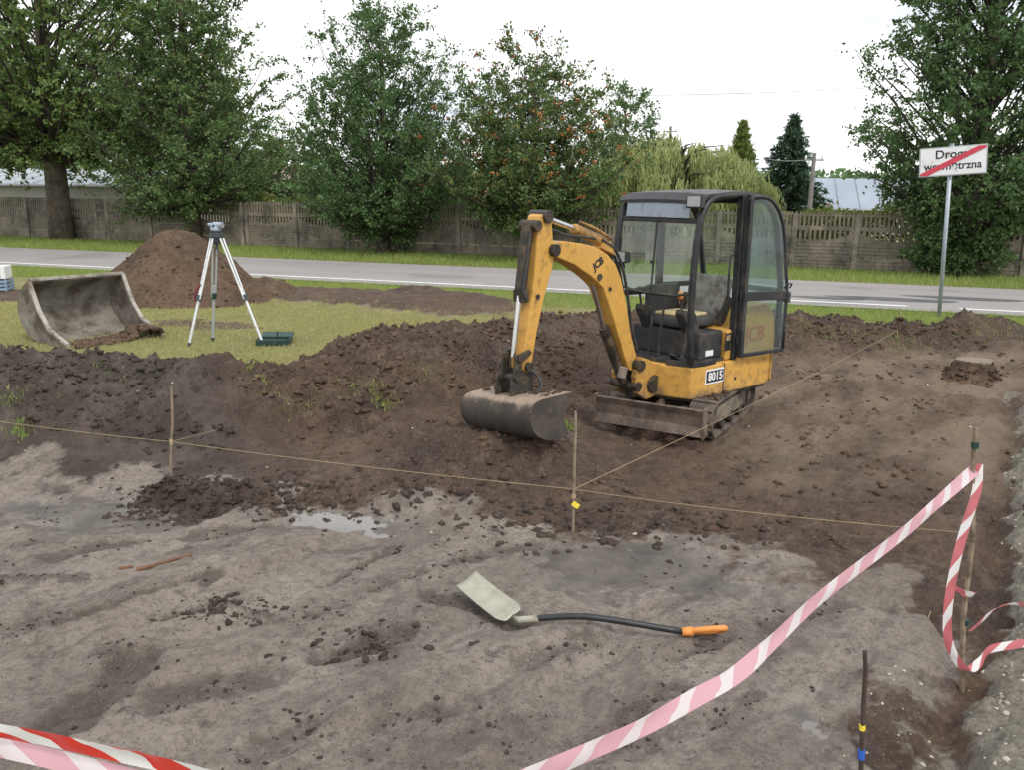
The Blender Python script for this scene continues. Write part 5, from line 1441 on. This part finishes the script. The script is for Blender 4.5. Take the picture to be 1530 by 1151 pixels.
#@@PART4
# ------------------------------------------------------------------ mini excavator
def excavator():
    root = empty('mini_excavator', (1.68, 7.9, 0.0), math.radians(-140))
    tag(root, 'yellow tracked mini excavator with black cab parked on the dug soil', 'excavator')
    UC = Matrix.Rotation(math.radians(19), 4, 'Z')                     # undercarriage is turned against the cab
    B4 = Matrix.Translation((.80, 0, 0)) @ Matrix.Rotation(math.radians(4), 4, 'Z')   # arm plane, x = reach
    def O(mb, name, mat, parent=root, bevel=0, smooth=False, T=None, seg=2):
        if T is not None: mb.xf(T)
        return mb.obj(name, M[mat], parent, bevel, smooth, seg)
    # --- undercarriage
    m = MB().box((0, 0, .27), (.7, .5, .14)).box((.25, 0, .25), (.25, .56, .10)).box((-.25, 0, .25), (.25, .56, .10))
    O(m, 'track_carriage', 'muddy_steel', bevel=.01, T=UC)
    O(MB().tube([(0, 0, .33), (0, 0, .36), (0, 0, .365), (0, 0, .40)], [.30, .30, .27, .27], 32), 'slew_ring', 'greasy', T=UC)
    RX, RH = .53, .165                                                  # half wheelbase, half height
    def loop(r, n=9):
        p = [(RX + r * math.cos(t), RH + .02 + r * math.sin(t)) for t in np.linspace(-math.pi / 2, math.pi / 2, n)]
        p += [(-RX + r * math.cos(t), RH + .02 + r * math.sin(t)) for t in np.linspace(math.pi / 2, 3 * math.pi / 2, n)]
        return p
    for sy in (-1, 1):
        y0, y1 = sy * .385 - .115, sy * .385 + .115
        a, b = loop(.165), loop(.142); n = len(a)
        t = MB()
        t.add([(p[0], y0, p[1]) for p in a] + [(p[0], y1, p[1]) for p in a] + [(p[0], y0, p[1]) for p in b] + [(p[0], y1, p[1]) for p in b],
              [f_ for i in range(n) for f_ in ((i, (i + 1) % n, n + (i + 1) % n, n + i), (2 * n + i, 3 * n + i, 3 * n + (i + 1) % n, 2 * n + (i + 1) % n),
                                               (i, 2 * n + i, 2 * n + (i + 1) % n, (i + 1) % n), (n + i, n + (i + 1) % n, 3 * n + (i + 1) % n, 3 * n + i))])
        # lugs
        per = 4 * RX + 2 * math.pi * .165; nl = 34
        for k in range(nl):
            s = k * per / nl
            if s < 2 * RX: px_, pz_, an = -RX + s, RH + .02 + .165, 0
            elif s < 2 * RX + math.pi * .165:
                th = math.pi / 2 - (s - 2 * RX) / .165; px_, pz_, an = RX + .165 * math.cos(th), RH + .02 + .165 * math.sin(th), math.pi / 2 - th
            elif s < 4 * RX + math.pi * .165: px_, pz_, an = RX - (s - 2 * RX - math.pi * .165), RH + .02 - .165, math.pi
            else:
                th = -math.pi / 2 - (s - 4 * RX - math.pi * .165) / .165; px_, pz_, an = -RX + .165 * math.cos(th), RH + .02 + .165 * math.sin(th), math.pi / 2 - th
            t.box((px_, sy * .385, pz_), (.034, .215, .036), Matrix.Rotation(an, 3, 'Y'))
        tk = O(t, 'track', 'rubber', T=UC)
        yo = sy * .385
        fr = MB().prism([(-.44, .12), (.42, .12), (.46, .19), (.42, .27), (-.42, .27), (-.46, .19)], yo - .06, yo + .085 * 1 if sy > 0 else yo + .06)
        if sy < 0: fr = MB().prism([(-.44, .12), (.42, .12), (.46, .19), (.42, .27), (-.42, .27), (-.46, .19)], yo - .085, yo + .06)
        O(fr, 'track_frame', 'track_mud', tk, .012, T=UC)
        O(MB().tube([(-RX, yo - .07, RH + .02), (-RX, yo + .07, RH + .02)], .125, 18), 'sprocket', 'greasy', tk, .01, T=UC)
        O(MB().tube([(-RX, yo - .10, RH + .02), (-RX, yo + .10, RH + .02)], .055, 12), 'sprocket_hub', 'muddy_steel', tk, .01, T=UC)
        O(MB().tube([(RX, yo - .07, RH + .02), (RX, yo + .07, RH + .02)], .125, 18), 'idler', 'greasy', tk, .01, T=UC)
        O(MB().tube([(RX, yo - .10, RH + .02), (RX, yo + .10, RH + .02)], .045, 12), 'idler_hub', 'muddy_steel', tk, .01, T=UC)
        for k in range(3): O(MB().tube([(-.28 + .28 * k, yo - .09, .095), (-.28 + .28 * k, yo + .09, .095)], .06, 14), 'roller', 'greasy', tk, .006, T=UC)
    # --- dozer blade
    bx_ = .93
    prof = [(bx_, .12), (bx_ + .035, .12), (bx_ - .005, .20), (bx_ + .0, .29), (bx_ + .03, .355), (bx_ - .005, .36), (bx_ - .04, .29), (bx_ - .045, .20)]
    bl = O(MB().prism(prof, -.50, .50), 'dozer_blade', 'muddy_steel', bevel=.004, T=UC)
    for s in (-1, 1): O(MB().prism([(bx_ - .09, .12), (bx_ + .03, .105), (bx_ + .035, .37), (bx_ - .03, .375)], s * .507 - .008, s * .507 + .008), 'blade_end', 'muddy_steel', bl, T=UC)
    for s in (-1, 1): O(MB().bar((bx_ - .04, s * .2, .22), (.3, s * .2, .24), .07, .09), 'blade_arm', 'muddy_steel', bl, .006, T=UC)
    O(MB().cyl((bx_ - .05, 0, .26), (.25, 0, .34), .035), 'blade_ram', 'greasy', bl, T=UC)
    # --- upper body (yellow)
    plan = [(.50, .485), (.47, .49), (-.56, .49), (-.66, .47), (-.66, -.47), (-.56, -.49), (.47, -.49), (.52, -.45), (.64, -.17), (.64, .17), (.56, .40)]
    plan = [(-.66, .485), (.38, .49), (.52, .46), (.63, .15), (.63, -.15), (.52, -.46), (.38, -.49), (-.66, -.485)]
    body = O(MB().slab(plan, .355, .655), 'body', 'yellow', bevel=.018, seg=3)
    O(MB().slab([(a * .94, b * .95) for a, b in plan], .33, .36), 'belly_plate', 'greasy', body)
    cw = [(-.672, .488)] + [(-.672 - .17 * math.sin(t), .488 * math.cos(t)) for t in np.linspace(.12, math.pi - .12, 13)] + [(-.672, -.488)]
    O(MB().slab(cw, .375, .70), 'counterweight', 'yellow', bevel=.02, seg=3)
    O(MB().slab([(.20, .486), (.38, .4935), (.52, .464), (.60, .24), (.58, .22), (.5, .44), (.2, .44)], .652, .70), 'sill_plate', 'black', body, .006)
    O(MB().box((.08, .4905, .50), (.012, .004, .30)), 'panel_gap', 'greasy', body)
    O(MB().tube([(-.10, .485, .48), (-.10, .494, .48)], .016, 12), 'bolt_hole', 'greasy', body)
    dm = MB().box((.215, .4925, .545), (.245, .004, .105)); O(dm, 'model_plate', 'sign_black', body)
    Mt = Matrix.Translation((.21, .4952, .543)) @ Matrix.Rotation(math.pi, 4, 'Z') @ Matrix.Rotation(math.pi / 2, 4, 'X')
    text_mesh('8015', .105, M['white_paint'], 'lettering', body, Mt, .001, .0025)
    O(MB().box((.215, .491, .545), (.275, .003, .135)), 'decal_backing', 'sign_white', body)
    # --- floor and seat pedestal
    O(MB().slab([(.50, .43), (.57, .12), (.57, -.12), (.50, -.43), (-.1, -.44), (-.1, .43)], .656, .685), 'cab_floor', 'black_plastic')
    O(MB().slab([(.34, .40), (.34, -.40), (-.05, -.42), (-.05, .40)], .685, .93), 'seat_pedestal', 'black_plastic', bevel=.015)
    O(MB().box((.20, .4025, .74), (.11, .004, .05)), 'white_label', 'white_paint')
    hood = O(MB().prism([(.02, .657), (.02, .93), (-.12, .95), (-.40, 1.13), (-.60, 1.14), (-.72, 1.02), (-.80, .70), (-.80, .657)], -.44, .452), 'engine_hood', 'yellow', bevel=.02, seg=3)
    Mt = Matrix.Translation((-.42, .4535, .86)) @ Matrix.Rotation(math.pi, 4, 'Z') @ Matrix.Rotation(math.pi / 2, 4, 'X')
    text_mesh('JCB', .20, M['decal_orange'], 'lettering', hood, Mt, .001, .006)
    O(MB().box((.0, .4535, .83), (.08, .003, .16)), 'warning_sticker', 'sign_black', hood)
    O(MB().box((.0, .4555, .87), (.055, .003, .05)), 'warning_sticker', 'seat_foam', hood)
    # --- seat
    seat = empty_part('seat', root)
    sq = MB()
    def pad(c, s, T=None, r=.05):
        q = MB().box((0, 0, 0), s)
        if T is not None: q.xf(T)
        return q.xf(Matrix.Translation(c))
    O(pad((.13, .02, 1.0), (.46, .46, .11)), 'cushion', 'seat_dark', seat, .045, True, seg=4)
    O(pad((.17, .03, 1.062), (.34, .36, .03)), 'torn_foam', 'seat_foam', seat, .014, True, seg=3)
    O(pad((-.24, .02, 1.19), (.13, .46, .42), Matrix.Rotation(math.radians(-10), 4, 'Y')), 'backrest', 'seat_grey', seat, .055, True, seg=4)
    O(MB().bar((-.1, -.22, .95), (-.22, -.22, 1.2), .05, .05), 'bracket', 'greasy', seat)
    O(MB().bar((-.1, .27, .95), (-.24, .27, 1.2), .04, .07), 'bracket', 'greasy', seat)
    O(MB().box((-.02, -.36, 1.13), (.42, .10, .32)), 'side_console', 'seat_dark', bevel=.02)
    # --- travel levers, pedals, consoles at the front
    for yy in (.06, -.06):
        lv = O(MB().tube(smooth_path([(.50, yy, .69), (.48, yy, .95), (.44, yy, 1.20), (.40, yy * 1.3, 1.27)], 4), .011, 8), 'travel_lever', 'black_plastic')
        O(MB().tube([(.415, yy * 1.2, 1.23), (.395, yy * 1.3, 1.30)], [.022, .024], 10), 'grip', 'black_plastic', lv, .004)
    for yy in (.24, -.24):
        cs = O(MB().prism([(.34, .90), (.46, 1.10), (.44, 1.14), (.28, 1.10), (.2, .92)], yy - .05, yy + .05), 'armrest_console', 'black_plastic', bevel=.012)
        O(MB().tube([(.42, yy, 1.12), (.45, yy, 1.24)], .010, 8), 'joystick', 'black_plastic', cs)
        O(MB().tube([(.447, yy, 1.23), (.452, yy, 1.25), (.46, yy, 1.30)], [.018, .026, .02], 10), 'knob', 'orange' if yy > 0 else 'black_plastic', cs, smooth=True)
        O(MB().bar((.47, yy, .69), (.52, yy, .74), .08, .02), 'pedal', 'black_plastic')
    O(MB().bar((.46, .30, .70), (.36, .30, 1.10), .03, .02), 'safety_lever', 'black_plastic')
    O(MB().tube([(.35, .30, 1.10), (.37, .30, 1.15)], .02, 8), 'safety_knob', 'yellow')
    O(MB().bar((.52, -.40, 1.24), (.46, -.02, 1.33), .05, .03), 'control_panel', 'black_plastic', bevel=.006)
    # --- cab frame
    fp = lambda y: [(.53, y, .69), (.56, y, 1.05), (.565, y, 1.46), (.53, y, 1.84), (.47, y, 2.02), (.36, y, 2.11), (.18, y, 2.135), (-.1, y, 2.145), (-.32, y, 2.12), (-.47, y, 2.06), (-.58, y, 1.95), (-.66, y, 1.78), (-.74, y, 1.45), (-.78, y, 1.22), (-.79, y, .70)]
    cab = O(MB().tube(smooth_path(fp(.455), 4), .030, 8), 'cab_frame', 'black', smooth=True)
    O(MB().tube(smooth_path(fp(-.455), 4), .030, 8), 'side_hoop', 'black', cab, smooth=True)
    for y in (.455, -.455): O(MB().bar((-.075, y, .66), (-.06, y, 2.14), .055, .065, (0, 1, 0)), 'centre_post', 'black', cab, .008)
    for p0, p1, wd_ in (((-.78, -.455, 1.25), (-.78, .455, 1.25), .05), ((-.40, -.455, 2.09), (-.40, .455, 2.09), .05), ((.50, -.455, 1.92), (.50, .455, 1.92), .045), ((.38, -.455, 2.11), (.38, .455, 2.11), .05), ((.545, -.455, 1.25), (.545, -.30, 1.25), .03)):
        O(MB().bar(p0, p1, wd_, wd_), 'cross_member', 'black', cab, .008)
    O(MB().bar((-.075, -.455, 1.27), (-.78, -.455, 1.25), .04, .05), 'cross_member', 'black', cab, .006)
    O(MB().bar((.56, -.455, 1.22), (-.06, -.455, 1.22), .035, .05), 'cross_member', 'black', cab, .006)
    O(MB().bar((.53, -.455, .70), (-.78, -.455, .70), .05, .05), 'cross_member', 'black', cab, .006)
    rf = []
    xsr = [.53, .44, .2, -.1, -.34, -.50]; zr = [2.085, 2.145, 2.165, 2.175, 2.155, 2.09]
    V = [(x, y, z + .015 * (1 - (y / .48) ** 2)) for x, z in zip(xsr, zr) for y in np.linspace(-.47, .47, 7)]
    V2 = [(x, y, z - .03) for x, y, z in V]
    nn = len(V); q = lambda i, j: i * 7 + j
    Fr = [(q(i, j), q(i, j + 1), q(i + 1, j + 1), q(i + 1, j)) for i in range(5) for j in range(6)]
    Fr2 = [tuple(nn + a for a in f_[::-1]) for f_ in Fr]
    rim = [q(0, j) for j in range(7)] + [q(i, 6) for i in range(1, 6)] + [q(5, j) for j in range(5, -1, -1)] + [q(i, 0) for i in range(4, 0, -1)]
    roof = O(MB().add(V + V2, Fr + Fr2 + [(a, nn + a, nn + b, b) for a, b in zip(rim, rim[1:] + rim[:1])]), 'roof', 'black')
    O(MB().add([(.537, -.37, 1.945), (.537, .35, 1.945), (.525, .35, 2.075), (.525, -.37, 2.075), (.525, -.37, 1.945), (.525, .35, 1.945), (.513, .35, 2.075), (.513, -.37, 2.075)],
               [(0, 1, 2, 3), (4, 7, 6, 5), (0, 4, 5, 1), (1, 5, 6, 2), (2, 6, 7, 3), (3, 7, 4, 0)]), 'front_visor', 'grey_roof', roof)
    # --- glazing
    def pane(name, pts, mat, parent=root, t=(.004, 0, 0)):
        n = len(pts); P2 = [tuple(np.array(p) + t) for p in pts]
        return O(MB().add(list(pts) + P2, [tuple(range(n)), tuple(range(2 * n - 1, n - 1, -1))] + [(i, (i + 1) % n, n + (i + 1) % n, n + i) for i in range(n)]), name, mat, parent)
    ws = pane('windscreen', [(.560, -.43, 1.27), (.560, .43, 1.27), (.522, .42, 1.90), (.522, -.42, 1.90)], 'glass_clear')
    O(MB().bar((.57, -.01, 1.20), (.525, -.01, 1.93), .012, .012), 'wiper_bar', 'black', ws)
    O(MB().box((.568, -.01, 1.55), (.02, .03, .03)), 'wiper_clip', 'black', ws)
    for s in (.428, -.428): O(MB().bar((.548, s, 1.25), (.54, s, 1.75), .02, .02), 'window_gasket', 'black', ws)
    O(MB().tube(smooth_path([(.53, -.40, 1.30), (.54, -.18, 1.27), (.54, .2, 1.27), (.53, .40, 1.30)], 4), .014, 6), 'window_gasket', 'black', ws)
    sidep = lambda y: [(-.10, y, 1.27), (-.11, y, 2.10), (-.32, y, 2.09), (-.46, y, 2.03), (-.57, y, 1.92), (-.64, y, 1.76), (-.72, y, 1.44), (-.76, y, 1.26)]
    pane('side_window', sidep(-.452), 'glass', root, (0, .004, 0))
    pane('side_window', [(-.02, -.452, 1.245), (.53, -.452, 1.245), (.54, -.452, 1.5), (.51, -.452, 1.84), (.45, -.452, 2.0), (.34, -.452, 2.08), (-.02, -.452, 2.10)], 'glass', root, (0, .004, 0))
    pane('side_window', sidep(.447), 'glass', root, (0, .004, 0))
    pane('rear_window', [(-.765, -.42, 1.30), (-.765, .42, 1.30), (-.65, .42, 1.80), (-.52, .42, 2.0), (-.52, -.42, 2.0), (-.65, -.42, 1.80)], 'glass')
    # --- door, swung open and latched back against the rear quarter
    D = Matrix.Translation((-.07, .475, 0)) @ Matrix.Rotation(math.radians(-2.0), 4, 'Z') @ Matrix.Translation((.07, -.475, 0))
    out_ = [(-.09, .70), (-.08, 2.12), (-.24, 2.13), (-.38, 2.10), (-.50, 2.01), (-.59, 1.87), (-.645, 1.68), (-.705, 1.40), (-.735, 1.25), (-.745, .70)]
    dr = O(MB().tube(smooth_path([(a, .53, b) for a, b in out_[1:]], 3), .017, 8), 'door', 'black', T=D, smooth=True)
    O(MB().bar((-.09, .53, .69), (-.08, .53, 2.12), .045, .05, (0, 1, 0)), 'door_stile', 'black', dr, .006, T=D)
    O(MB().bar((-.09, .53, .70), (-.745, .53, .69), .03, .035), 'door_rail', 'black', dr, .004, T=D)
    O(MB().bar((-.09, .53, 1.25), (-.755, .53, 1.22), .035, .085), 'door_rail', 'black', dr, .006, T=D)
    O(MB().box((-.745, .53, 1.20), (.05, .06, .10)), 'door_lock', 'black_plastic', dr, .008, T=D)
    O(MB().tube(smooth_path([(-.66, .55, 1.29), (-.67, .575, 1.33), (-.74, .575, 1.33), (-.75, .55, 1.29)], 3), .008, 6), 'door_handle', 'black_plastic', dr, T=D)
    gp = [(-.11, 1.29), (-.105, 2.10), (-.25, 2.11), (-.38, 2.08), (-.49, 1.99), (-.575, 1.86), (-.63, 1.67), (-.69, 1.40), (-.72, 1.26)]
    g1 = pane('door_glass', [(a, .53, b) for a, b in gp], 'glass_door', dr, (0, .004, 0)); g1.data.transform(D)
    g2 = pane('door_glass', [(a, .53, b) for a, b in ((-.11, .72), (-.11, 1.21), (-.725, 1.18), (-.73, .71))], 'glass_door', dr, (0, .004, 0)); g2.data.transform(D)
    for z in (.85, 1.9): O(MB().cyl((-.075, .50, z - .04), (-.075, .50, z + .04), .018, 10), 'hinge', 'black', dr)
    O(MB().tube(smooth_path([(-.02, .44, 1.20), (.03, .44, 1.24), (.03, .44, 1.58), (-.02, .44, 1.62)], 3), .011, 6), 'grab_handle', 'black', cab)
    # --- work lights
    def lamp(c, yaw=0):
        T = Matrix.Translation(c) @ Matrix.Rotation(yaw, 4, 'Z')
        l_ = O(MB().prism([(-.05, -.05), (.02, -.055), (.03, -.05), (.03, .05), (.02, .055), (-.05, .04)], -.07, .07), 'work_light', 'black_plastic', bevel=.008, T=T)
        O(MB().box((.034, 0, 0), (.006, .115, .085)), 'lens', 'lamp_glass', l_, .003, T=T)
        O(MB().bar((-.02, 0, -.05), (-.05, 0, -.10), .03, .02), 'bracket', 'black', l_, T=T)
    lamp((.56, .425, 2.085), .25)
    # --- swing post
    sw = MB().prism([(.52, .36), (.74, .33), (.86, .40), (.90, .56), (.84, .74), (.72, .70), (.62, .62), (.52, .62)], .09, .15)
    swp = O(sw, 'swing_post', 'yellow_worn', bevel=.012)
    O(MB().prism([(.52, .36), (.74, .33), (.86, .40), (.90, .56), (.84, .74), (.72, .70), (.62, .62), (.52, .62)], -.15, -.09), 'swing_cheek', 'yellow_worn', swp, .012)
    O(MB().cyl((.72, 0, .34), (.72, 0, .66), .075, 16), 'king_pin', 'greasy', swp)
    O(MB().cyl((.84, -.17, .66), (.84, .17, .66), .05, 16), 'boom_foot_pin', 'greasy', swp)
    O(MB().cyl((.86, -.16, .47), (.86, .16, .47), .045, 14), 'ram_foot_pin', 'greasy', swp)
    O(MB().tube([(.66, .16, .47), (.66, .175, .47)], [.085, .08], 20), 'swing_boss', 'greasy', swp)
    # --- boom
    up = [(1.15, 1.70), (1.13, 1.765), (1.0, 1.775), (.80, 1.75), (.62, 1.715), (.48, 1.65), (.375, 1.57), (.29, 1.44), (.225, 1.28), (.165, 1.08), (.115, .92), (.04, .76), (-.01, .66), (.05, .60)]
    lo = [(.13, .62), (.22, .79), (.35, 1.06), (.44, 1.23), (.52, 1.37), (.60, 1.43), (.70, 1.49), (.89, 1.585), (1.10, 1.655)]
    bm_ = O(MB().prism(up + lo, -.085, .085), 'boom', 'yellow', bevel=.010, T=B4)
    O(MB().cyl((1.13, -.115, 1.71), (1.13, .115, 1.71), .048, 16), 'pin_boss', 'greasy', bm_, .004, T=B4)
    O(MB().cyl((.58, -.10, 1.47), (.58, .10, 1.47), .028, 12), 'pin_boss', 'greasy', bm_, .004, T=B4)
    O(MB().cyl((.44, -.095, 1.36), (.44, .095, 1.36), .017, 10), 'pin_boss', 'greasy', bm_, T=B4)
    for yy in (.045, .0, -.045):
        O(MB().tube(smooth_path([(-.02, yy, .78), (.07, yy, 1.0), (.14, yy, 1.26), (.22, yy, 1.5), (.34, yy, 1.68), (.52, yy, 1.77)], 4), .013, 6), 'hose', 'black_plastic', bm_, T=B4)
    O(MB().prism([(.33, 1.63), (.52, 1.70), (.50, 1.775), (.40, 1.75)], -.05, .05), 'ram_bracket', 'yellow_worn', bm_, .006, T=B4)
    Mt = Matrix.Translation((.60, .0862, 1.58)) @ Matrix.Rotation(math.pi, 4, 'Z') @ Matrix.Rotation(math.pi / 2, 4, 'X') @ Matrix.Rotation(math.radians(28), 4, 'Z')
    tx = text_mesh('JCB', .085, M['sign_black'], 'lettering', bm_, Mt, .001, .004); tx.data.transform(B4)
    # boom ram under the boom
    br = O(MB().cyl((.10, 0, .50), (.40, 0, 1.02), .045), 'boom_ram', 'greasy', T=B4)
    O(MB().cyl((.40, 0, 1.02), (.56, 0, 1.40), .022), 'rod', 'chrome', br, T=B4)
    O(MB().tube([(.22, .07, .56), (.20, .08, .66)], .04, 12), 'valve_cover', 'stump_pale', br, .01, T=B4)
    # dipper ram on top of the boom
    dm_ = O(MB().tube([(.42, 0, 1.735), (.80, 0, 1.86), (.83, 0, 1.868)], [.045, .045, .036], 14), 'dipper_ram', 'yellow_worn', T=B4)
    O(MB().cyl((.82, 0, 1.866), (1.19, 0, 1.965), .022), 'rod', 'chrome', dm_, T=B4)
    O(MB().tube(smooth_path([(.40, .05, 1.77), (.60, .05, 1.86), (.80, .045, 1.92)], 4), .012, 6), 'ram_pipe', 'yellow_worn', dm_, T=B4)
    O(MB().tube(smooth_path([(.52, .02, 1.77), (.75, .06, 1.80), (.98, .07, 1.82), (1.12, .06, 1.86), (1.22, .05, 1.84)], 4), .012, 6), 'hose', 'black_plastic', dm_, T=B4)
    # dipper
    dl = [(1.20, 2.01), (1.15, 1.97), (1.11, 1.66), (1.125, 1.58), (1.215, 1.34), (1.29, 1.07), (1.345, .80), (1.385, .765), (1.43, .80), (1.43, .90), (1.40, 1.10), (1.35, 1.36), (1.325, 1.55), (1.295, 1.88), (1.27, 1.97)]
    dp = O(MB().prism(dl, -.07, .07), 'dipper', 'yellow', bevel=.009, T=B4)
    O(MB().cyl((1.20, -.095, 1.965), (1.20, .095, 1.965), .05, 16), 'pin_boss', 'greasy', dp, .004, T=B4)
    O(MB().cyl((1.31, -.09, 1.90), (1.31, .09, 1.90), .042, 14), 'pin_boss', 'greasy', dp, .004, T=B4)
    O(MB().cyl((1.29, -.08, 1.36), (1.29, .08, 1.36), .020, 12), 'pin_boss', 'greasy', dp, T=B4)
    O(MB().cyl((1.385, -.10, .82), (1.385, .10, .82), .038, 14), 'pin_boss', 'greasy', dp, .004, T=B4)
    # bucket ram along the outer face of the dipper
    bk = O(MB().tube([(1.34, 0, 1.90), (1.405, 0, 1.42), (1.413, 0, 1.38)], [.046, .046, .036], 14), 'bucket_ram', 'greasy', T=B4)
    O(MB().cyl((1.41, 0, 1.40), (1.475, 0, .90), .022), 'rod', 'chrome', bk, T=B4)
    O(MB().tube(smooth_path([(1.36, .05, 1.86), (1.40, .055, 1.6), (1.43, .05, 1.42), (1.40, .06, 1.34)], 4), .012, 6), 'hose', 'black_plastic', bk, T=B4)
    O(MB().box((1.40, 0, 1.37), (.07, .11, .10)), 'gland', 'greasy', bk, .01, T=B4)
    # links
    for yy in (-.085, .085):
        O(MB().prism([(1.36, .93), (1.39, .96), (1.50, .93), (1.50, .88), (1.46, .87)], yy - .012, yy + .012), 'tipping_link', 'greasy', bevel=.004, T=B4)
        O(MB().prism([(1.46, .93), (1.52, .93), (1.54, .74), (1.50, .70), (1.46, .72)], yy * .8 - .012, yy * .8 + .012), 'bucket_link', 'greasy', bevel=.004, T=B4)
    # --- ditching bucket, mouth towards the machine, slightly tilted
    TB = B4 @ Matrix.Translation((1.44, -.03, .72)) @ Matrix.Rotation(math.radians(6.5), 4, 'X') @ Matrix.Rotation(math.radians(-3), 4, 'Z')
    pf = [(-.22, -.115), (-.10, -.115), (.05, -.12), (.15, -.13), (.20, -.165), (.225, -.25), (.20, -.35), (.11, -.425), (-.02, -.455), (-.16, -.45)]
    pf = [(q_[0], q_[2]) for q_ in smooth_path([(a, 0, b) for a, b in pf], 4)]
    cen = np.array([-.03, -.28]); inn = [tuple(np.array(p) + .018 * unit(cen - np.array(p))) for p in pf]
    n = len(pf); W2 = .41
    V = [(a, y, b) for y in (-W2, W2) for a, b in pf] + [(a, y, b) for y in (-W2, W2) for a, b in inn]
    Fb = []
    for i in range(n - 1): Fb += [(i, i + 1, n + i + 1, n + i), (2 * n + i, 3 * n + i, 3 * n + i + 1, 2 * n + i + 1)]
    Fb += [(0, n, 3 * n, 2 * n), (n - 1, 3 * n - 1, 4 * n - 1, 2 * n - 1)]
    bu = O(MB().add(V, Fb), 'bucket', 'bucket_steel', T=TB, smooth=True)
    for s in (-1, 1):
        O(MB().prism(pf[::2] + [(-.12, -.30)], s * W2 - .012, s * W2 + .012), 'side_plate', 'bucket_steel', bu, .003, T=TB)
    O(MB().box((-.20, 0, -.453), (.14, 2 * W2 + .03, .018)), 'cutting_edge', 'muddy_steel', bu, .003, T=TB)
    for yy in (-.09, .09):
        O(MB().prism([(-.11, -.115), (.12, -.13), (.10, .03), (.05, .06), (-.02, .05), (-.08, .13), (-.13, .10)], yy - .012, yy + .012), 'hanger', 'greasy', bu, .004, T=TB)
    O(MB().cyl((.06, -.12, .02), (.06, .12, .02), .028, 12), 'hanger_pin', 'greasy', bu, T=TB)
    O(MB().tube(smooth_path([(-.05, .1, .10), (-.12, .16, .0), (-.10, .2, -.09), (0, .17, -.12)], 4), .012, 6), 'hose', 'black_plastic', bu, T=TB)
    R = np.random.default_rng(4); k = 70
    P = np.array([TB @ Vector((R.uniform(-.18, .02), R.uniform(-.39, .39), -.107)) for _ in range(k)])
    q_ = clods('dried_mud', None, P, .008 + .022 * R.random(k) ** 2, 'soil_heap', 5, .5, None, bu)
    # lamp fixed to the boom side of the cab
    lamp((.66, -.30, 1.58), .2)
    O(MB().bar((.55, -.44, 1.55), (.64, -.32, 1.55), .02, .02), 'lamp_arm', 'black')
    # mud on the track tops
    P = []
    for sy in (-1, 1):
        for _ in range(90): P.append(UC @ Vector((R.uniform(-.5, .6), sy * .385 + R.uniform(-.11, .11), 2 * RH + .045)))
    clods('track_mud', None, np.array(P), .008 + .022 * R.random(len(P)) ** 2, 'soil_heap', 6, .6, None, root)
def empty_part(name, parent):
    o = bpy.data.objects.new(name, None); o.empty_display_size = .1
    return link(o, parent)
M['track_mud'] = plain('mud_caked_steel', (.20, .17, .13), .9, 0, .25, 8, .4, (.09, .07, .055), .4, 5)
M['decal_orange'] = plain('faded_orange_decal', (.50, .16, .05), .6, 0, .2, 20)
excavator()
